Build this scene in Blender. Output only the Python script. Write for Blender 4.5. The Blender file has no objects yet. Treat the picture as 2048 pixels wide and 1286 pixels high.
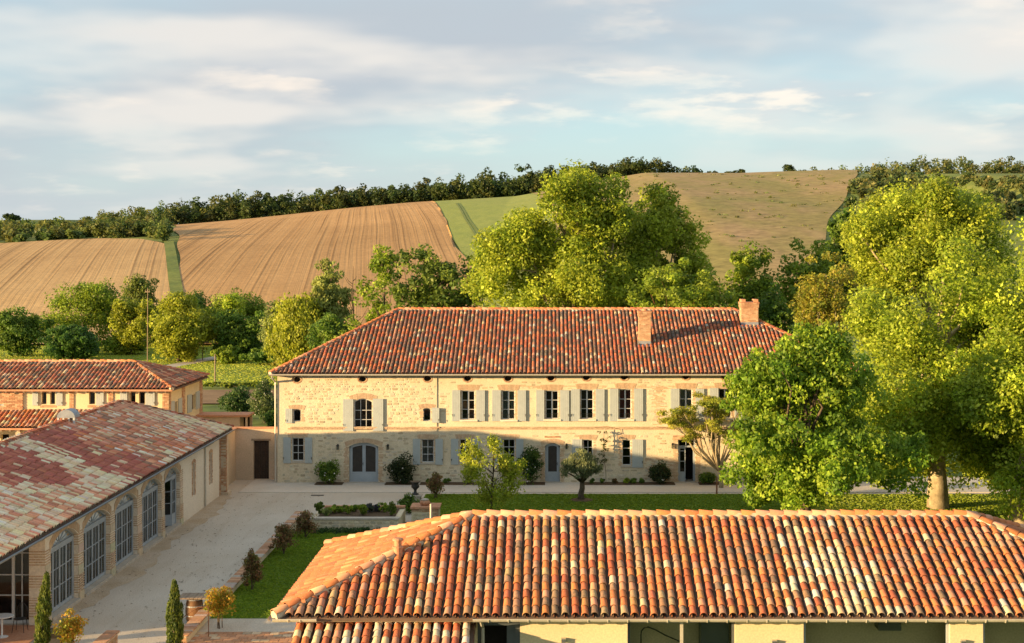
import bpy, math, random
import numpy as np
from mathutils import Matrix, Vector
R = math.radians
C = bpy.context.scene.collection
SC = bpy.context.scene

# ---------------------------------------------------------------- camera, world, sun, exposure
F, VX, VY, H = 3000.0, 1100.0, 500.0, 12.8          # focal length and vanishing point in photo pixels, eye height
cam = bpy.data.cameras.new('camera'); camo = bpy.data.objects.new('camera', cam); C.objects.link(camo)
camo.location = (0, 0, H); camo.rotation_euler = (R(90), 0, 0)
cam.sensor_fit = 'HORIZONTAL'; cam.sensor_width = 36; cam.lens = 36*F/2048
cam.shift_x = (1024-VX)/2048; cam.shift_y = -(643-VY)/2048
cam.clip_start = 1; cam.clip_end = 6000
SC.camera = camo
SC.render.engine = 'CYCLES'
SC.view_settings.view_transform = 'Standard'; SC.view_settings.look = 'None'
SC.view_settings.gamma = 1; SC.view_settings.exposure = 1.84; SC.view_settings.use_curve_mapping = False
SC.cycles.max_bounces = 6; SC.cycles.transparent_max_bounces = 8; SC.cycles.use_denoising = True

SUN_EL, SUN_AZ = 7.5, 24.0        # elevation; light travels towards +X, swung AZ degrees towards +Y
sd = Vector((math.cos(R(SUN_AZ))*math.cos(R(SUN_EL)), math.sin(R(SUN_AZ))*math.cos(R(SUN_EL)), -math.sin(R(SUN_EL))))
sun = bpy.data.lights.new('sun', 'SUN'); suno = bpy.data.objects.new('sun', sun); C.objects.link(suno)
sun.energy = 3.8; sun.angle = R(0.6); sun.color = (1.0, 0.69, 0.34)
suno.rotation_euler = sd.to_track_quat('-Z', 'Y').to_euler(); suno.location = (-60, -30, 40)

W = bpy.data.worlds.new('World'); SC.world = W; W.use_nodes = True
def build_world():
    nt = W.node_tree; N = nt.nodes; L = nt.links; N.clear()
    def nd(t, **k):
        n = N.new(t)
        for a, b in k.items(): setattr(n, a, b)
        return n
    def mth(op, a, b=None, clamp=False):
        n = nd('ShaderNodeMath', operation=op, use_clamp=clamp)
        for i, x in enumerate((a, b)):
            if x is None: continue
            if isinstance(x, (int, float)): n.inputs[i].default_value = x
            else: L.new(x, n.inputs[i])
        return n.outputs[0]
    def mix(f, a, b):
        n = nd('ShaderNodeMix', data_type='RGBA')
        for s, x in ((n.inputs[0], f), (n.inputs[6], a), (n.inputs[7], b)):
            if hasattr(x, 'links'): L.new(x, s)
            elif isinstance(x, (int, float)): s.default_value = x
            else: s.default_value = (*x, 1)
        return n.outputs[2]
    sky = nd('ShaderNodeTexSky', sky_type='NISHITA', sun_disc=False)
    sky.sun_elevation = R(SUN_EL)
    sky.sun_rotation = math.atan2(-sd.x, -sd.y)
    sky.altitude = 150; sky.air_density = 1.0; sky.dust_density = 0.6; sky.ozone_density = 1.5
    tc = nd('ShaderNodeTexCoord'); sep = nd('ShaderNodeSeparateXYZ'); L.new(tc.outputs['Generated'], sep.inputs[0])
    x, y, z = sep.outputs
    zz = mth('ADD', mth('MAXIMUM', z, 0.0), 0.16)
    px = mth('DIVIDE', x, zz); py = mth('DIVIDE', y, zz)
    def noise(ox, oy, scale, detail, rough, sx=1.0, dist=0.0):
        cv = nd('ShaderNodeCombineXYZ')
        L.new(mth('ADD', mth('MULTIPLY', px, sx), ox), cv.inputs[0]); L.new(mth('ADD', py, oy), cv.inputs[1])
        n = nd('ShaderNodeTexNoise'); n.inputs['Scale'].default_value = scale; n.inputs['Detail'].default_value = detail
        n.inputs['Roughness'].default_value = rough; n.inputs['Distortion'].default_value = dist
        L.new(cv.outputs[0], n.inputs['Vector']); return n.outputs[0]
    def ramp(v, a, b):
        n = nd('ShaderNodeMapRange', interpolation_type='SMOOTHSTEP'); L.new(v, n.inputs[0])
        n.inputs[1].default_value = a; n.inputs[2].default_value = b; return n.outputs[0]
    CF = 4.25                                    # cloud radiance relative to the 0.1 background strength
    def col(r, g, b): return (r*CF, g*CF, b*CF)
    base = mix(0.74, sky.outputs[0], col(0.31, 0.43, 0.50))          # thin high veil over the clear sky
    n1 = noise(21.3, 9.1, 0.50, 5, 0.50, 1.0, 0.1); n1b = noise(21.3-0.2, 9.1+0.16, 0.50, 5, 0.50, 1.0, 0.1)
    n2 = noise(26.3, 12.1, 1.35, 6, 0.55, 1.0, 0.1); n2b = noise(26.3-0.1, 12.1+0.1, 1.35, 6, 0.55, 1.0, 0.1)
    cov1 = mth('MULTIPLY', ramp(n1, 0.36, 0.62), 0.9)
    lit1 = ramp(mth('SUBTRACT', n1, n1b), -0.03, 0.055)
    c1 = mix(lit1, col(0.355, 0.385, 0.42), col(0.58, 0.545, 0.51))
    a = mix(cov1, base, c1)
    cov2 = mth('MULTIPLY', ramp(n2, 0.50, 0.74), 0.7)
    lit2 = ramp(mth('SUBTRACT', n2, n2b), -0.02, 0.05)
    c2 = mix(lit2, col(0.47, 0.47, 0.485), col(0.84, 0.71, 0.58))
    a = mix(cov2, a, c2)
    hz = ramp(z, 0.085, 0.0)
    a = mix(mth('MULTIPLY', hz, 0.55), a, col(0.42, 0.465, 0.475))
    bg = nd('ShaderNodeBackground'); bg.inputs[1].default_value = 0.1; L.new(a, bg.inputs[0])
    out = nd('ShaderNodeOutputWorld'); L.new(bg.outputs[0], out.inputs[0])
build_world()

# ---------------------------------------------------------------- helpers
def PX(x, Y): return (x-VX)*Y/F                       # photo column at depth Y -> X
def PZ(y, Y): return H-(y-VY)*Y/F                     # photo row at depth Y -> Z
def GY(y, z=0.0): return (H-z)*F/(y-VY)               # depth at which a photo row meets level z
def G(x, y, z=0.0):
    Y = GY(y, z); return (PX(x, Y), Y, z)

class MB:
    def __init__(s): s.v = []; s.f = []; s.c = []
    def add(s, vs, fs, col=None):
        n = len(s.v); s.v.extend([tuple(p) for p in vs]); s.f.extend([tuple(i+n for i in f) for f in fs])
        if col is not None: s.c.extend([tuple(col)]*len(vs))
    def hexa(s, p, col=None):                         # 8 corners: bottom 4, top 4
        s.add(p, [(0, 3, 2, 1), (4, 5, 6, 7), (0, 1, 5, 4), (1, 2, 6, 5), (2, 3, 7, 6), (3, 0, 4, 7)], col)
    def box(s, x0, x1, y0, y1, z0, z1, col=None):
        s.hexa([(x0, y0, z0), (x1, y0, z0), (x1, y1, z0), (x0, y1, z0), (x0, y0, z1), (x1, y0, z1), (x1, y1, z1), (x0, y1, z1)], col)
    def tube(s, path, rad, n=6, col=None, cap=True):
        path = [Vector(p) for p in path]; m = len(path)
        if not hasattr(rad, '__len__'): rad = [rad]*m
        vs = []; ref = None
        for i, p in enumerate(path):
            d = (path[min(i+1, m-1)]-path[max(i-1, 0)])
            d = d.normalized() if d.length > 1e-9 else Vector((0, 0, 1))
            if ref is None: ref = Vector((1, 0, 0)) if abs(d.x) < .9 else Vector((0, 1, 0))
            a = d.cross(ref); a = a.normalized() if a.length > 1e-6 else d.orthogonal().normalized()
            b = d.cross(a); ref = -b if False else ref
            for k in range(n):
                t = 2*math.pi*k/n; vs.append(p+a*(rad[i]*math.cos(t))+b*(rad[i]*math.sin(t)))
        fs = [(i*n+k, i*n+(k+1) % n, (i+1)*n+(k+1) % n, (i+1)*n+k) for i in range(m-1) for k in range(n)]
        if cap: fs += [tuple(range(n))[::-1], tuple((m-1)*n+k for k in range(n))]
        s.add(vs, fs, col)
    def lathe(s, c, prof, n=16, col=None):
        vs = []; m = len(prof)
        for r, z in prof:
            for k in range(n):
                t = 2*math.pi*k/n; vs.append((c[0]+r*math.cos(t), c[1]+r*math.sin(t), c[2]+z))
        fs = [(i*n+k, i*n+(k+1) % n, (i+1)*n+(k+1) % n, (i+1)*n+k) for i in range(m-1) for k in range(n)]
        fs += [tuple(range(n))[::-1], tuple((m-1)*n+k for k in range(n))]
        s.add(vs, fs, col)
    def build(s, name, mat, parent=None, smooth=False):
        me = bpy.data.meshes.new(name); me.from_pydata(s.v, [], s.f)
        if s.c and len(s.c) == len(s.v):
            at = me.color_attributes.new('tint', 'FLOAT_COLOR', 'POINT')
            at.data.foreach_set('color', np.array([c if len(c) == 4 else (*c, 1) for c in s.c], dtype=np.float32).ravel())
        if smooth: me.polygons.foreach_set('use_smooth', [True]*len(me.polygons))
        me.materials.append(mat); me.update()
        o = bpy.data.objects.new(name, me); C.objects.link(o)
        attach(o, parent); return o

def attach(o, parent):
    if parent is None: return
    o.parent = parent
    if parent.get('_loc') is not None:
        o.matrix_parent_inverse = Matrix.Translation(-Vector(parent['_loc']))

def np_mesh(name, verts, faces, mat, parent=None, cols=None, smooth=False):
    """verts (N,3); faces (M,k) of one size; cols (N,4)"""
    verts = np.asarray(verts, dtype=np.float32); faces = np.asarray(faces, dtype=np.int32)
    k = faces.shape[1]; me = bpy.data.meshes.new(name)
    me.vertices.add(len(verts)); me.vertices.foreach_set('co', verts.ravel())
    me.loops.add(faces.size); me.loops.foreach_set('vertex_index', faces.ravel())
    me.polygons.add(len(faces)); me.polygons.foreach_set('loop_start', np.arange(0, faces.size, k, dtype=np.int32))
    if smooth: me.polygons.foreach_set('use_smooth', np.ones(len(faces), dtype=bool))
    if cols is not None:
        at = me.color_attributes.new('tint', 'FLOAT_COLOR', 'POINT')
        at.data.foreach_set('color', np.asarray(cols, dtype=np.float32).ravel())
    me.materials.append(mat); me.update(calc_edges=True)
    o = bpy.data.objects.new(name, me); C.objects.link(o); attach(o, parent); return o

def thing(name, label, cat, loc=(0, 0, 0), group=None):
    o = bpy.data.objects.new(name, None); C.objects.link(o); o.empty_display_size = 0.3
    o.location = loc; o['_loc'] = list(map(float, loc)); o['label'] = label; o['category'] = cat
    if group: o['group'] = group
    return o
def tag(o, label, cat, group=None):
    o['label'] = label; o['category'] = cat
    if group: o['group'] = group
    return o
def struct(o): o['kind'] = 'structure'; return o
def stuff(o, label=None, cat=None):
    o['kind'] = 'stuff'
    if label: o['label'] = label; o['category'] = cat
    return o

class Fr:                                             # a wall frame: u along, z up, d outwards
    def __init__(s, o, u, n): s.o = Vector(o); s.u = Vector(u); s.n = Vector(n)
    def __call__(s, u, z, d=0.0): return s.o+s.u*u+s.n*d+Vector((0, 0, z))
def fbox(mb, fr, u0, u1, z0, z1, d0, d1, col=None):
    mb.hexa([fr(u0, z0, d0), fr(u1, z0, d0), fr(u1, z0, d1), fr(u0, z0, d1), fr(u0, z1, d0), fr(u1, z1, d0), fr(u1, z1, d1), fr(u0, z1, d1)], col)
def arch_pts(u0, u1, zs, rise, n=10):                 # segmental arch from (u0,zs) to (u1,zs)
    if rise <= 0: return [(u0, zs), (u1, zs)]
    c = (u1-u0)/2; r = (c*c+rise*rise)/(2*rise); a = math.asin(min(1, c/r)) if rise <= c else math.pi-math.asin(c/r)
    return [((u0+u1)/2+r*math.sin(-a+2*a*i/n), zs-(r-rise)+r*math.cos(-a+2*a*i/n)) for i in range(n+1)]
def wall_panel(mb, fr, u0, u1, z0, z1, ops, depth=0.3, col=None):
    """flat wall with openings (a,b,za,zb,rise); zb is the crown"""
    us = sorted({u0, u1, *[v for o in ops for v in o[:2] if u0 < v < u1]}); zs = sorted({z0, z1, *[v for o in ops for v in o[2:4] if z0 < v < z1]})
    for i in range(len(us)-1):
        for j in range(len(zs)-1):
            cu, cz = (us[i]+us[i+1])/2, (zs[j]+zs[j+1])/2
            if any(a < cu < b and c < cz < d for a, b, c, d, r in ops): continue
            mb.add([fr(us[i], zs[j]), fr(us[i+1], zs[j]), fr(us[i+1], zs[j+1]), fr(us[i], zs[j+1])], [(0, 1, 2, 3)], col)
    for a, b, c, d, r in ops:
        A = arch_pts(a, b, d-r, r)
        if r > 0:
            for (p, q), (s, t) in zip(A[:-1], A[1:]):
                mb.add([fr(p, q), fr(s, t), fr(s, d), fr(p, d)], [(0, 1, 2, 3)], col)
        loop = [(a, c)]+A+[(b, c)]
        for (p, q), (s, t) in zip(loop, loop[1:]+loop[:1]):
            mb.add([fr(p, q), fr(s, t), fr(s, t, -depth), fr(p, q, -depth)], [(0, 1, 2, 3)], col)

# ---------------------------------------------------------------- materials
def new_mat(name):
    m = bpy.data.materials.new(name); m.use_nodes = True; m.node_tree.nodes.clear(); return m
class NT:
    def __init__(s, m): s.t = m.node_tree; s.N = s.t.nodes; s.L = s.t.links
    def nd(s, t, **k):
        n = s.N.new(t)
        for a, b in k.items(): setattr(n, a, b)
        return n
    def put(s, sock, x):
        if x is None: return
        if hasattr(x, 'links'): s.L.new(x, sock)
        elif isinstance(x, (tuple, list)): sock.default_value = (*x, 1) if len(x) == 3 and sock.type == 'RGBA' else x
        else: sock.default_value = x
    def math(s, op, a, b=None, clamp=False):
        n = s.nd('ShaderNodeMath', operation=op, use_clamp=clamp); s.put(n.inputs[0], a); s.put(n.inputs[1], b); return n.outputs[0]
    def mix(s, f, a, b, blend='MIX'):
        n = s.nd('ShaderNodeMix', data_type='RGBA', blend_type=blend); s.put(n.inputs[0], f); s.put(n.inputs[6], a); s.put(n.inputs[7], b); return n.outputs[2]
    def pos(s): return s.nd('ShaderNodeNewGeometry').outputs['Position']
    def noise(s, vec, scale, detail=3, rough=.55, dist=0):
        n = s.nd('ShaderNodeTexNoise'); s.put(n.inputs['Vector'], vec); n.inputs['Scale'].default_value = scale
        n.inputs['Detail'].default_value = detail; n.inputs['Roughness'].default_value = rough; n.inputs['Distortion'].default_value = dist
        return n.outputs[0]
    def rng(s, v, a, b, c=0.0, d=1.0):
        n = s.nd('ShaderNodeMapRange'); s.put(n.inputs[0], v); n.inputs[1].default_value = a; n.inputs[2].default_value = b
        n.inputs[3].default_value = c; n.inputs[4].default_value = d; return n.outputs[0]
    def scale(s, vec, k):
        n = s.nd('ShaderNodeVectorMath', operation='MULTIPLY'); s.put(n.inputs[0], vec); n.inputs[1].default_value = k; return n.outputs[0]
    def bump(s, h, strength, dist=0.02):
        n = s.nd('ShaderNodeBump'); s.put(n.inputs['Height'], h); n.inputs['Strength'].default_value = strength; n.inputs['Distance'].default_value = dist; return n.outputs[0]
    def out(s, col, rough=.8, normal=None, spec=.3, metal=0.0, trans=0.0, shader=None):
        b = s.nd('ShaderNodeBsdfPrincipled'); s.put(b.inputs['Base Color'], col); s.put(b.inputs['Roughness'], rough)
        b.inputs['Specular IOR Level'].default_value = spec; b.inputs['Metallic'].default_value = metal
        if normal is not None: s.L.new(normal, b.inputs['Normal'])
        o = s.nd('ShaderNodeOutputMaterial')
        if trans > 0:
            t = s.nd('ShaderNodeBsdfTranslucent'); s.put(t.inputs['Color'], col)
            mx = s.nd('ShaderNodeMixShader'); mx.inputs[0].default_value = trans
            s.L.new(b.outputs[0], mx.inputs[1]); s.L.new(t.outputs[0], mx.inputs[2]); s.L.new(mx.outputs[0], o.inputs[0])
        else: s.L.new(b.outputs[0], o.inputs[0])

def pmat(name, col, col2=None, scale=1.5, rough=.8, bump=0.0, bscale=25.0, spec=.3, metal=0.0, tint=False, fine=.18, lo=.35, hi=.65):
    """plain surface: two tones by a broad noise, a fine grain, optional bump; tint multiplies a per-piece colour"""
    m = new_mat(name); t = NT(m); p = t.pos()
    c = t.mix(t.rng(t.noise(p, scale, 4), lo, hi), col, col2 or tuple(x*.8 for x in col))
    if tint:
        a = t.nd('ShaderNodeAttribute', attribute_name='tint'); c = t.mix(1.0, c, a.outputs['Color'], 'MULTIPLY')
    g = t.noise(p, bscale, 3)
    c = t.mix(fine, c, t.mix(1.0, c, t.rng(g, .3, .7, .3, 1.7), 'MULTIPLY'))
    nrm = t.bump(g, bump, .02) if bump else None
    t.out(c, rough, nrm, spec, metal); return m

def tile_mat(name, src):
    m = new_mat(name); t = NT(m); p = t.pos()
    if src == 'attr':
        a = t.nd('ShaderNodeAttribute', attribute_name='tint'); col, al = a.outputs['Color'], a.outputs['Alpha']
    else:
        a = t.nd('ShaderNodeObjectInfo'); col, al = a.outputs['Color'], a.outputs['Alpha']
    big = t.noise(p, .8, 3, .6); n1 = t.noise(p, 14, 4, .6); n2 = t.noise(p, 45, 3, .6); n3 = t.noise(t.scale(p, (1, 1, 1.3)), 30, 2)
    c = t.mix(.35, col, t.mix(1.0, col, t.rng(n1, .3, .7, .45, 1.5), 'MULTIPLY'))
    al = t.math('MAXIMUM', al, t.rng(big, .45, .7, .08, .55)); dark = t.math('MULTIPLY', t.rng(n1, .42, .58), al, True)
    c = t.mix(t.math('MULTIPLY', dark, .78), c, t.mix(t.rng(n2, .4, .6), (.055, .042, .03), (.17, .13, .085)))
    pale = t.math('MULTIPLY', t.rng(n3, .64, .72), .5)
    c = t.mix(pale, c, (.50, .42, .30))
    t.out(c, .85, t.bump(n2, .35, .01), .25); return m

def leaf_mat(name, trans=.48, spec=.35):
    m = new_mat(name); t = NT(m)
    a = t.nd('ShaderNodeAttribute', attribute_name='tint')
    t.out(a.outputs['Color'], .55, None, spec, 0, trans); return m

def glass_mat(name, tint=(.55, .6, .6), fac=.72):
    m = new_mat(name); t = NT(m)
    tr = t.nd('ShaderNodeBsdfTransparent'); tr.inputs[0].default_value = (*tint, 1)
    gl = t.nd('ShaderNodeBsdfGlossy'); gl.inputs['Roughness'].default_value = .03; gl.inputs['Color'].default_value = (.8, .85, .85, 1)
    fr = t.nd('ShaderNodeFresnel'); fr.inputs[0].default_value = 1.5
    mx = t.nd('ShaderNodeMixShader'); t.L.new(fr.outputs[0], mx.inputs[0]); t.L.new(tr.outputs[0], mx.inputs[1]); t.L.new(gl.outputs[0], mx.inputs[2])
    o = t.nd('ShaderNodeOutputMaterial'); t.L.new(mx.outputs[0], o.inputs[0]); return m

def field_mat(name, k, cA, cB, cC):
    """bare tilled soil: drill rows along the direction dX/dY = -k"""
    m = new_mat(name); t = NT(m); p = t.pos(); sp = t.nd('ShaderNodeSeparateXYZ'); t.L.new(p, sp.inputs[0])
    wob = t.rng(t.noise(p, .006, 1), 0, 1, -1.2, 1.2)
    u = t.math('ADD', t.math('ADD', sp.outputs[0], t.math('MULTIPLY', sp.outputs[1], k)), wob)
    def rows(freq, along, det=2):
        cv = t.nd('ShaderNodeCombineXYZ'); t.put(cv.inputs[0], t.math('MULTIPLY', u, freq)); t.put(cv.inputs[1], t.math('MULTIPLY', sp.outputs[1], along))
        return t.noise(cv.outputs[0], 1.0, det, .6)
    a = rows(.30, .003); b = rows(1.7, .004); e = rows(.85, .002)
    big = t.noise(p, .02, 4, .6); cl = t.noise(p, .9, 4, .7)
    c = t.mix(t.rng(big, .3, .7), tuple(x*1.1 for x in cA), tuple(x*.82 for x in cB))
    c = t.mix(t.rng(a, .35, .65, 0, .45), c, cC)
    dk = tuple(x*.42 for x in cB)
    c = t.mix(t.rng(b, .54, .66, 0, .55), c, dk)
    c = t.mix(t.rng(e, .62, .70, 0, .55), c, dk)
    c = t.mix(.3, c, t.mix(1.0, c, t.rng(cl, .3, .7, .5, 1.5), 'MULTIPLY'))
    t.out(c, .95, t.bump(t.math('ADD', b, cl), .5, .15), .1); return m

def grass_mat(name, cA, cB, cC, s1=.05, s2=.8, rows=None):
    m = new_mat(name); t = NT(m); p = t.pos()
    a = t.noise(p, s1, 4, .6); b = t.noise(t.scale(p, (1, .35, 1)), s2, 4, .65); d = t.noise(p, s2*7, 3, .7)
    c = t.mix(t.rng(a, .35, .65), cA, cB); c = t.mix(t.rng(b, .42, .68), c, cC)
    c = t.mix(.45, c, t.mix(1.0, c, t.rng(d, .3, .7, .35, 1.6), 'MULTIPLY'))
    t.out(c, .9, t.bump(d, .6, .05), .15); return m

def gravel_mat():
    m = new_mat('courtyard_gravel'); t = NT(m); p = t.pos()
    a = t.noise(p, .22, 4, .6); b = t.noise(t.scale(p, (1.6, .22, 1)), .9, 4, .65, .4); g = t.noise(p, 26, 3, .7); sp = t.noise(p, 5.5, 2, .5); bl = t.noise(p, 2.2, 3, .6)
    c = t.mix(t.rng(a, .35, .65), (.54, .475, .39), (.49, .42, .33))
    c = t.mix(t.rng(b, .5, .72, 0, .45), c, (.41, .33, .25))
    c = t.mix(t.rng(bl, .62, .75, 0, .18), c, (.36, .29, .22))
    c = t.mix(t.rng(sp, .735, .76, 0, .75), c, (.13, .10, .07))
    c = t.mix(.5, c, t.mix(1.0, c, t.rng(g, .3, .7, .45, 1.5), 'MULTIPLY'))
    t.out(c, .95, t.bump(g, .7, .03), .1); return m
M = {}
M['tile'] = tile_mat('roof_tile_joined', 'attr'); M['tile_o'] = tile_mat('roof_tile_single', 'obj')
M['mortar_bed'] = pmat('ridge_mortar', (.60, .50, .36), (.48, .38, .26), 4, .9, .4, 30)
M['roof_deck'] = pmat('roof_deck', (.16, .095, .06), (.10, .07, .05), 2, .9)
M['wall_lime'] = pmat('lime_mortar', (.66, .56, .39), (.59, .49, .335), .8, .92, .5, 18, .15)
M['stone'] = pmat('rubble_stone', (1.0, 1.0, 1.0), (.80, .80, .80), 6, .9, .5, 30, .2, tint=True)
M['brick'] = pmat('brick', (1.0, 1.0, 1.0), (.80, .78, .75), 8, .9, .4, 40, .2, tint=True)
M['render'] = pmat('lime_render', (.73, .64, .51), (.67, .58, .45), .5, .92, .25, 14, .15)
M['render_pink'] = pmat('pinkish_lime_render', (.58, .44, .31), (.46, .36, .25), .7, .92, .25, 14, .15)
M['render_cream'] = pmat('cream_render', (.66, .55, .34), (.60, .50, .31), .5, .9, .15, 20, .15)
M['shutter'] = pmat('grey_paint', (.41, .44, .42), (.37, .40, .385), 3, .6, .1, 60, .3)
M['frame'] = pmat('blue_grey_paint', (.34, .375, .40), (.30, .335, .36), 3, .5, .05, 60, .35)
M['frame_white'] = pmat('pale_frame_paint', (.56, .56, .54), (.5, .5, .49), 3, .5, .05, 60, .35)
M['frame_dark'] = pmat('dark_grey_metal', (.085, .095, .10), (.07, .08, .085), 3, .45, .0, 60, .4)
M['glass'] = glass_mat('window_glass'); M['glass_clear'] = glass_mat('clear_glass', (.86, .88, .80)); M['glass_dark'] = glass_mat('tinted_glass', (.3, .32, .32))
M['screen'] = pmat('dark_door_mesh', (.035, .028, .022), (.025, .02, .016), 5, .5, .2, 120, .4)
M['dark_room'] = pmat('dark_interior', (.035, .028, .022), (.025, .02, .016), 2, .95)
M['iron'] = pmat('black_iron', (.02, .02, .02), (.03, .026, .022), 8, .5, .1, 60, .4)
M['gutter'] = pmat('zinc_beige_gutter', (.52, .48, .40), (.46, .42, .34), 4, .45, .05, 40, .45, .2)
M['gutter_grey'] = pmat('weathered_zinc', (.23, .25, .27), (.18, .20, .22), 4, .5, .05, 40, .45, .3)
M['lead'] = pmat('lead_flashing', (.30, .32, .35), (.24, .26, .29), 5, .55, .1, 30, .4, .2)
M['wood_dark'] = pmat('dark_wood', (.055, .035, .022), (.035, .022, .015), 6, .75, .4, 25, .25)
M['wood'] = pmat('weathered_wood', (.30, .22, .15), (.22, .16, .11), 7, .8, .4, 25, .2)
M['oak'] = pmat('oak_staves', (.22, .115, .05), (.15, .075, .035), 9, .6, .3, 40, .3)
M['steel'] = pmat('galvanised_hoop', (.42, .42, .42), (.36, .36, .36), 6, .4, .05, 60, .5, .6)
M['rust'] = pmat('rusty_steel', (.20, .085, .035), (.14, .06, .03), 12, .8, .3, 50, .2)
M['terracotta'] = pmat('terracotta', (.46, .20, .10), (.52, .28, .17), 10, .85, .3, 40, .2)
M['gravel'] = gravel_mat()
M['gravel_path'] = pmat('pale_concrete', (.58, .52, .44), (.52, .46, .38), .4, .92, .3, 20, .15, fine=.2)
M['soil'] = pmat('planting_soil', (.13, .085, .05), (.09, .06, .035), 1.5, .95, .7, 12, .1, fine=.4)
M['lawn'] = grass_mat('mown_lawn', (.10, .16, .013), (.14, .195, .017), (.08, .13, .012), .25, 2.0)
M['meadow'] = grass_mat('meadow_grass', (.24, .29, .04), (.19, .25, .035), (.13, .19, .03), .06, .22)
M['hill_grass'] = grass_mat('rough_hill_grass', (.15, .19, .04), (.20, .21, .055), (.10, .14, .035), .03, .15)
M['hill_dry'] = grass_mat('dry_hill_grass', (.29, .22, .08), (.235, .205, .065), (.35, .235, .12), .02, .06)
M['green_crop'] = grass_mat('young_wheat', (.28, .30, .075), (.25, .285, .065), (.21, .25, .06), .03, .35)
M['field_a'] = field_mat('tilled_soil_west', .24, (.46, .30, .14), (.41, .25, .115), (.53, .36, .175))
M['field_b'] = field_mat('tilled_soil_east', .12, (.43, .255, .115), (.38, .22, .095), (.50, .315, .145))
M['leaf'] = leaf_mat('leaves'); M['bark'] = pmat('brown_bark', (.12, .09, .06), (.08, .06, .04), 6, .9, .8, 14, .15)
M['bark_pale'] = pmat('pale_plane_bark', (.42, .34, .21), (.25, .20, .12), 3, .85, .6, 10, .2)
M['flower'] = pmat('white_petals', (.75, .72, .66), (.7, .68, .6), 5, .7)
M['curtain_red'] = pmat('red_curtain', (.30, .02, .025), (.22, .015, .02), 6, .9)
M['curtain'] = pmat('grey_curtain', (.32, .30, .27), (.25, .24, .21), 6, .9)
M['white'] = pmat('white_plastic', (.7, .7, .68), (.65, .65, .63), 5, .5)
M['pipe_cream'] = pmat('cream_pipe', (.62, .52, .40), (.55, .46, .35), 5, .6)
# ---------------------------------------------------------------- terrain
YC, Y0 = 600.0, 200.0
_cx = np.array([-700, 0, 200, 340, 600, 860, 1040, 1150, 1270, 1430, 1600, 1700, 1800, 2048, 2700], float)
_cy = np.array([474, 468, 461, 452, 428, 404, 392, 371, 350, 347, 343, 352, 354, 347, 345], float)
_fy = np.array([452, 441, 441, 478, 480, 470, 460, 450, 430, 410, 395, 380, 362, 350, 345], float)   # land far behind the crest
_X = (_cx-VX)*YC/F; _Z = H+(VY-_cy)*YC/F
def terrain(X, Y):
    X = np.asarray(X, float); Y = np.asarray(Y, float)
    zc = np.interp(X*YC/np.maximum(np.minimum(Y, 2000), YC)*1.0, _X, _Z)
    zc = np.interp(X, _X, _Z)
    t = np.clip((Y-Y0)/(YC-Y0), 0, 1)
    g = 1-(1-t)**1.75
    g = g*np.clip(t/.12, 0, 1)**.5
    z = -0.3+(zc+0.3)*g
    zf = np.interp(X*YC/1100.0, _X, H+(VY-_fy)*1100/F)
    s = np.clip((Y-YC)/500.0, 0, 1); s = s*s*(3-2*s)
    z = z+(zf-zc)*s
    z = z+np.where(Y > 230, .35*np.sin(X*.05+Y*.021)*np.clip((Y-230)/100, 0, 1)*np.clip((YC-Y)/60, 0, 1), 0)
    return z
for _ in range(8):                                  # settle the crest so that its skyline follows the photo rows
    Ys_ = np.arange(400, 760, 4.0)
    for k_ in range(len(_cx)):
        if _cx[k_] < 330: continue
        e_ = (terrain((_cx[k_]-VX)*Ys_/F, Ys_)-H)/Ys_; _Z[k_] -= (e_.max()-(VY-_cy[k_])/F)*600*.8
def hit(x, y):
    Ys = np.arange(150, 1400, .5); X = (x-VX)*Ys/F; zr = H-(y-VY)*Ys/F
    d = terrain(X, Ys)-zr; i = np.argmax(d >= 0)
    Y = Ys[i] if d[i] >= 0 else 1400.0
    return (x-VX)*Y/F, Y, float(terrain((x-VX)*Y/F, Y))
def grid_mesh(name, XY, mat, dz=0.0):
    n, m = XY.shape[:2]; v = np.zeros((n, m, 3)); v[..., :2] = XY; v[..., 2] = terrain(XY[..., 0], XY[..., 1])+dz
    i = np.arange(n*m).reshape(n, m)
    f = np.stack([i[:-1, :-1], i[:-1, 1:], i[1:, 1:], i[1:, :-1]], -1).reshape(-1, 4)
    return np_mesh(name, v.reshape(-1, 3), f, mat, smooth=True)
def sheet(name, XYZ, mat):
    mb = MB(); mb.add(XYZ, [tuple(range(len(XYZ)))]); return struct(mb.build(name, mat))

ys = np.concatenate([np.linspace(-300, 180, 13), np.linspace(190, 720, 120), np.linspace(740, 2600, 40)])
xs = np.concatenate([np.linspace(-1600, -360, 14), np.linspace(-340, 420, 130), np.linspace(450, 1700, 14)])
YY, XX = np.meshgrid(ys, xs, indexing='ij')
struct(grid_mesh('hills', np.stack([XX, YY], -1), M['hill_grass']))

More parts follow.
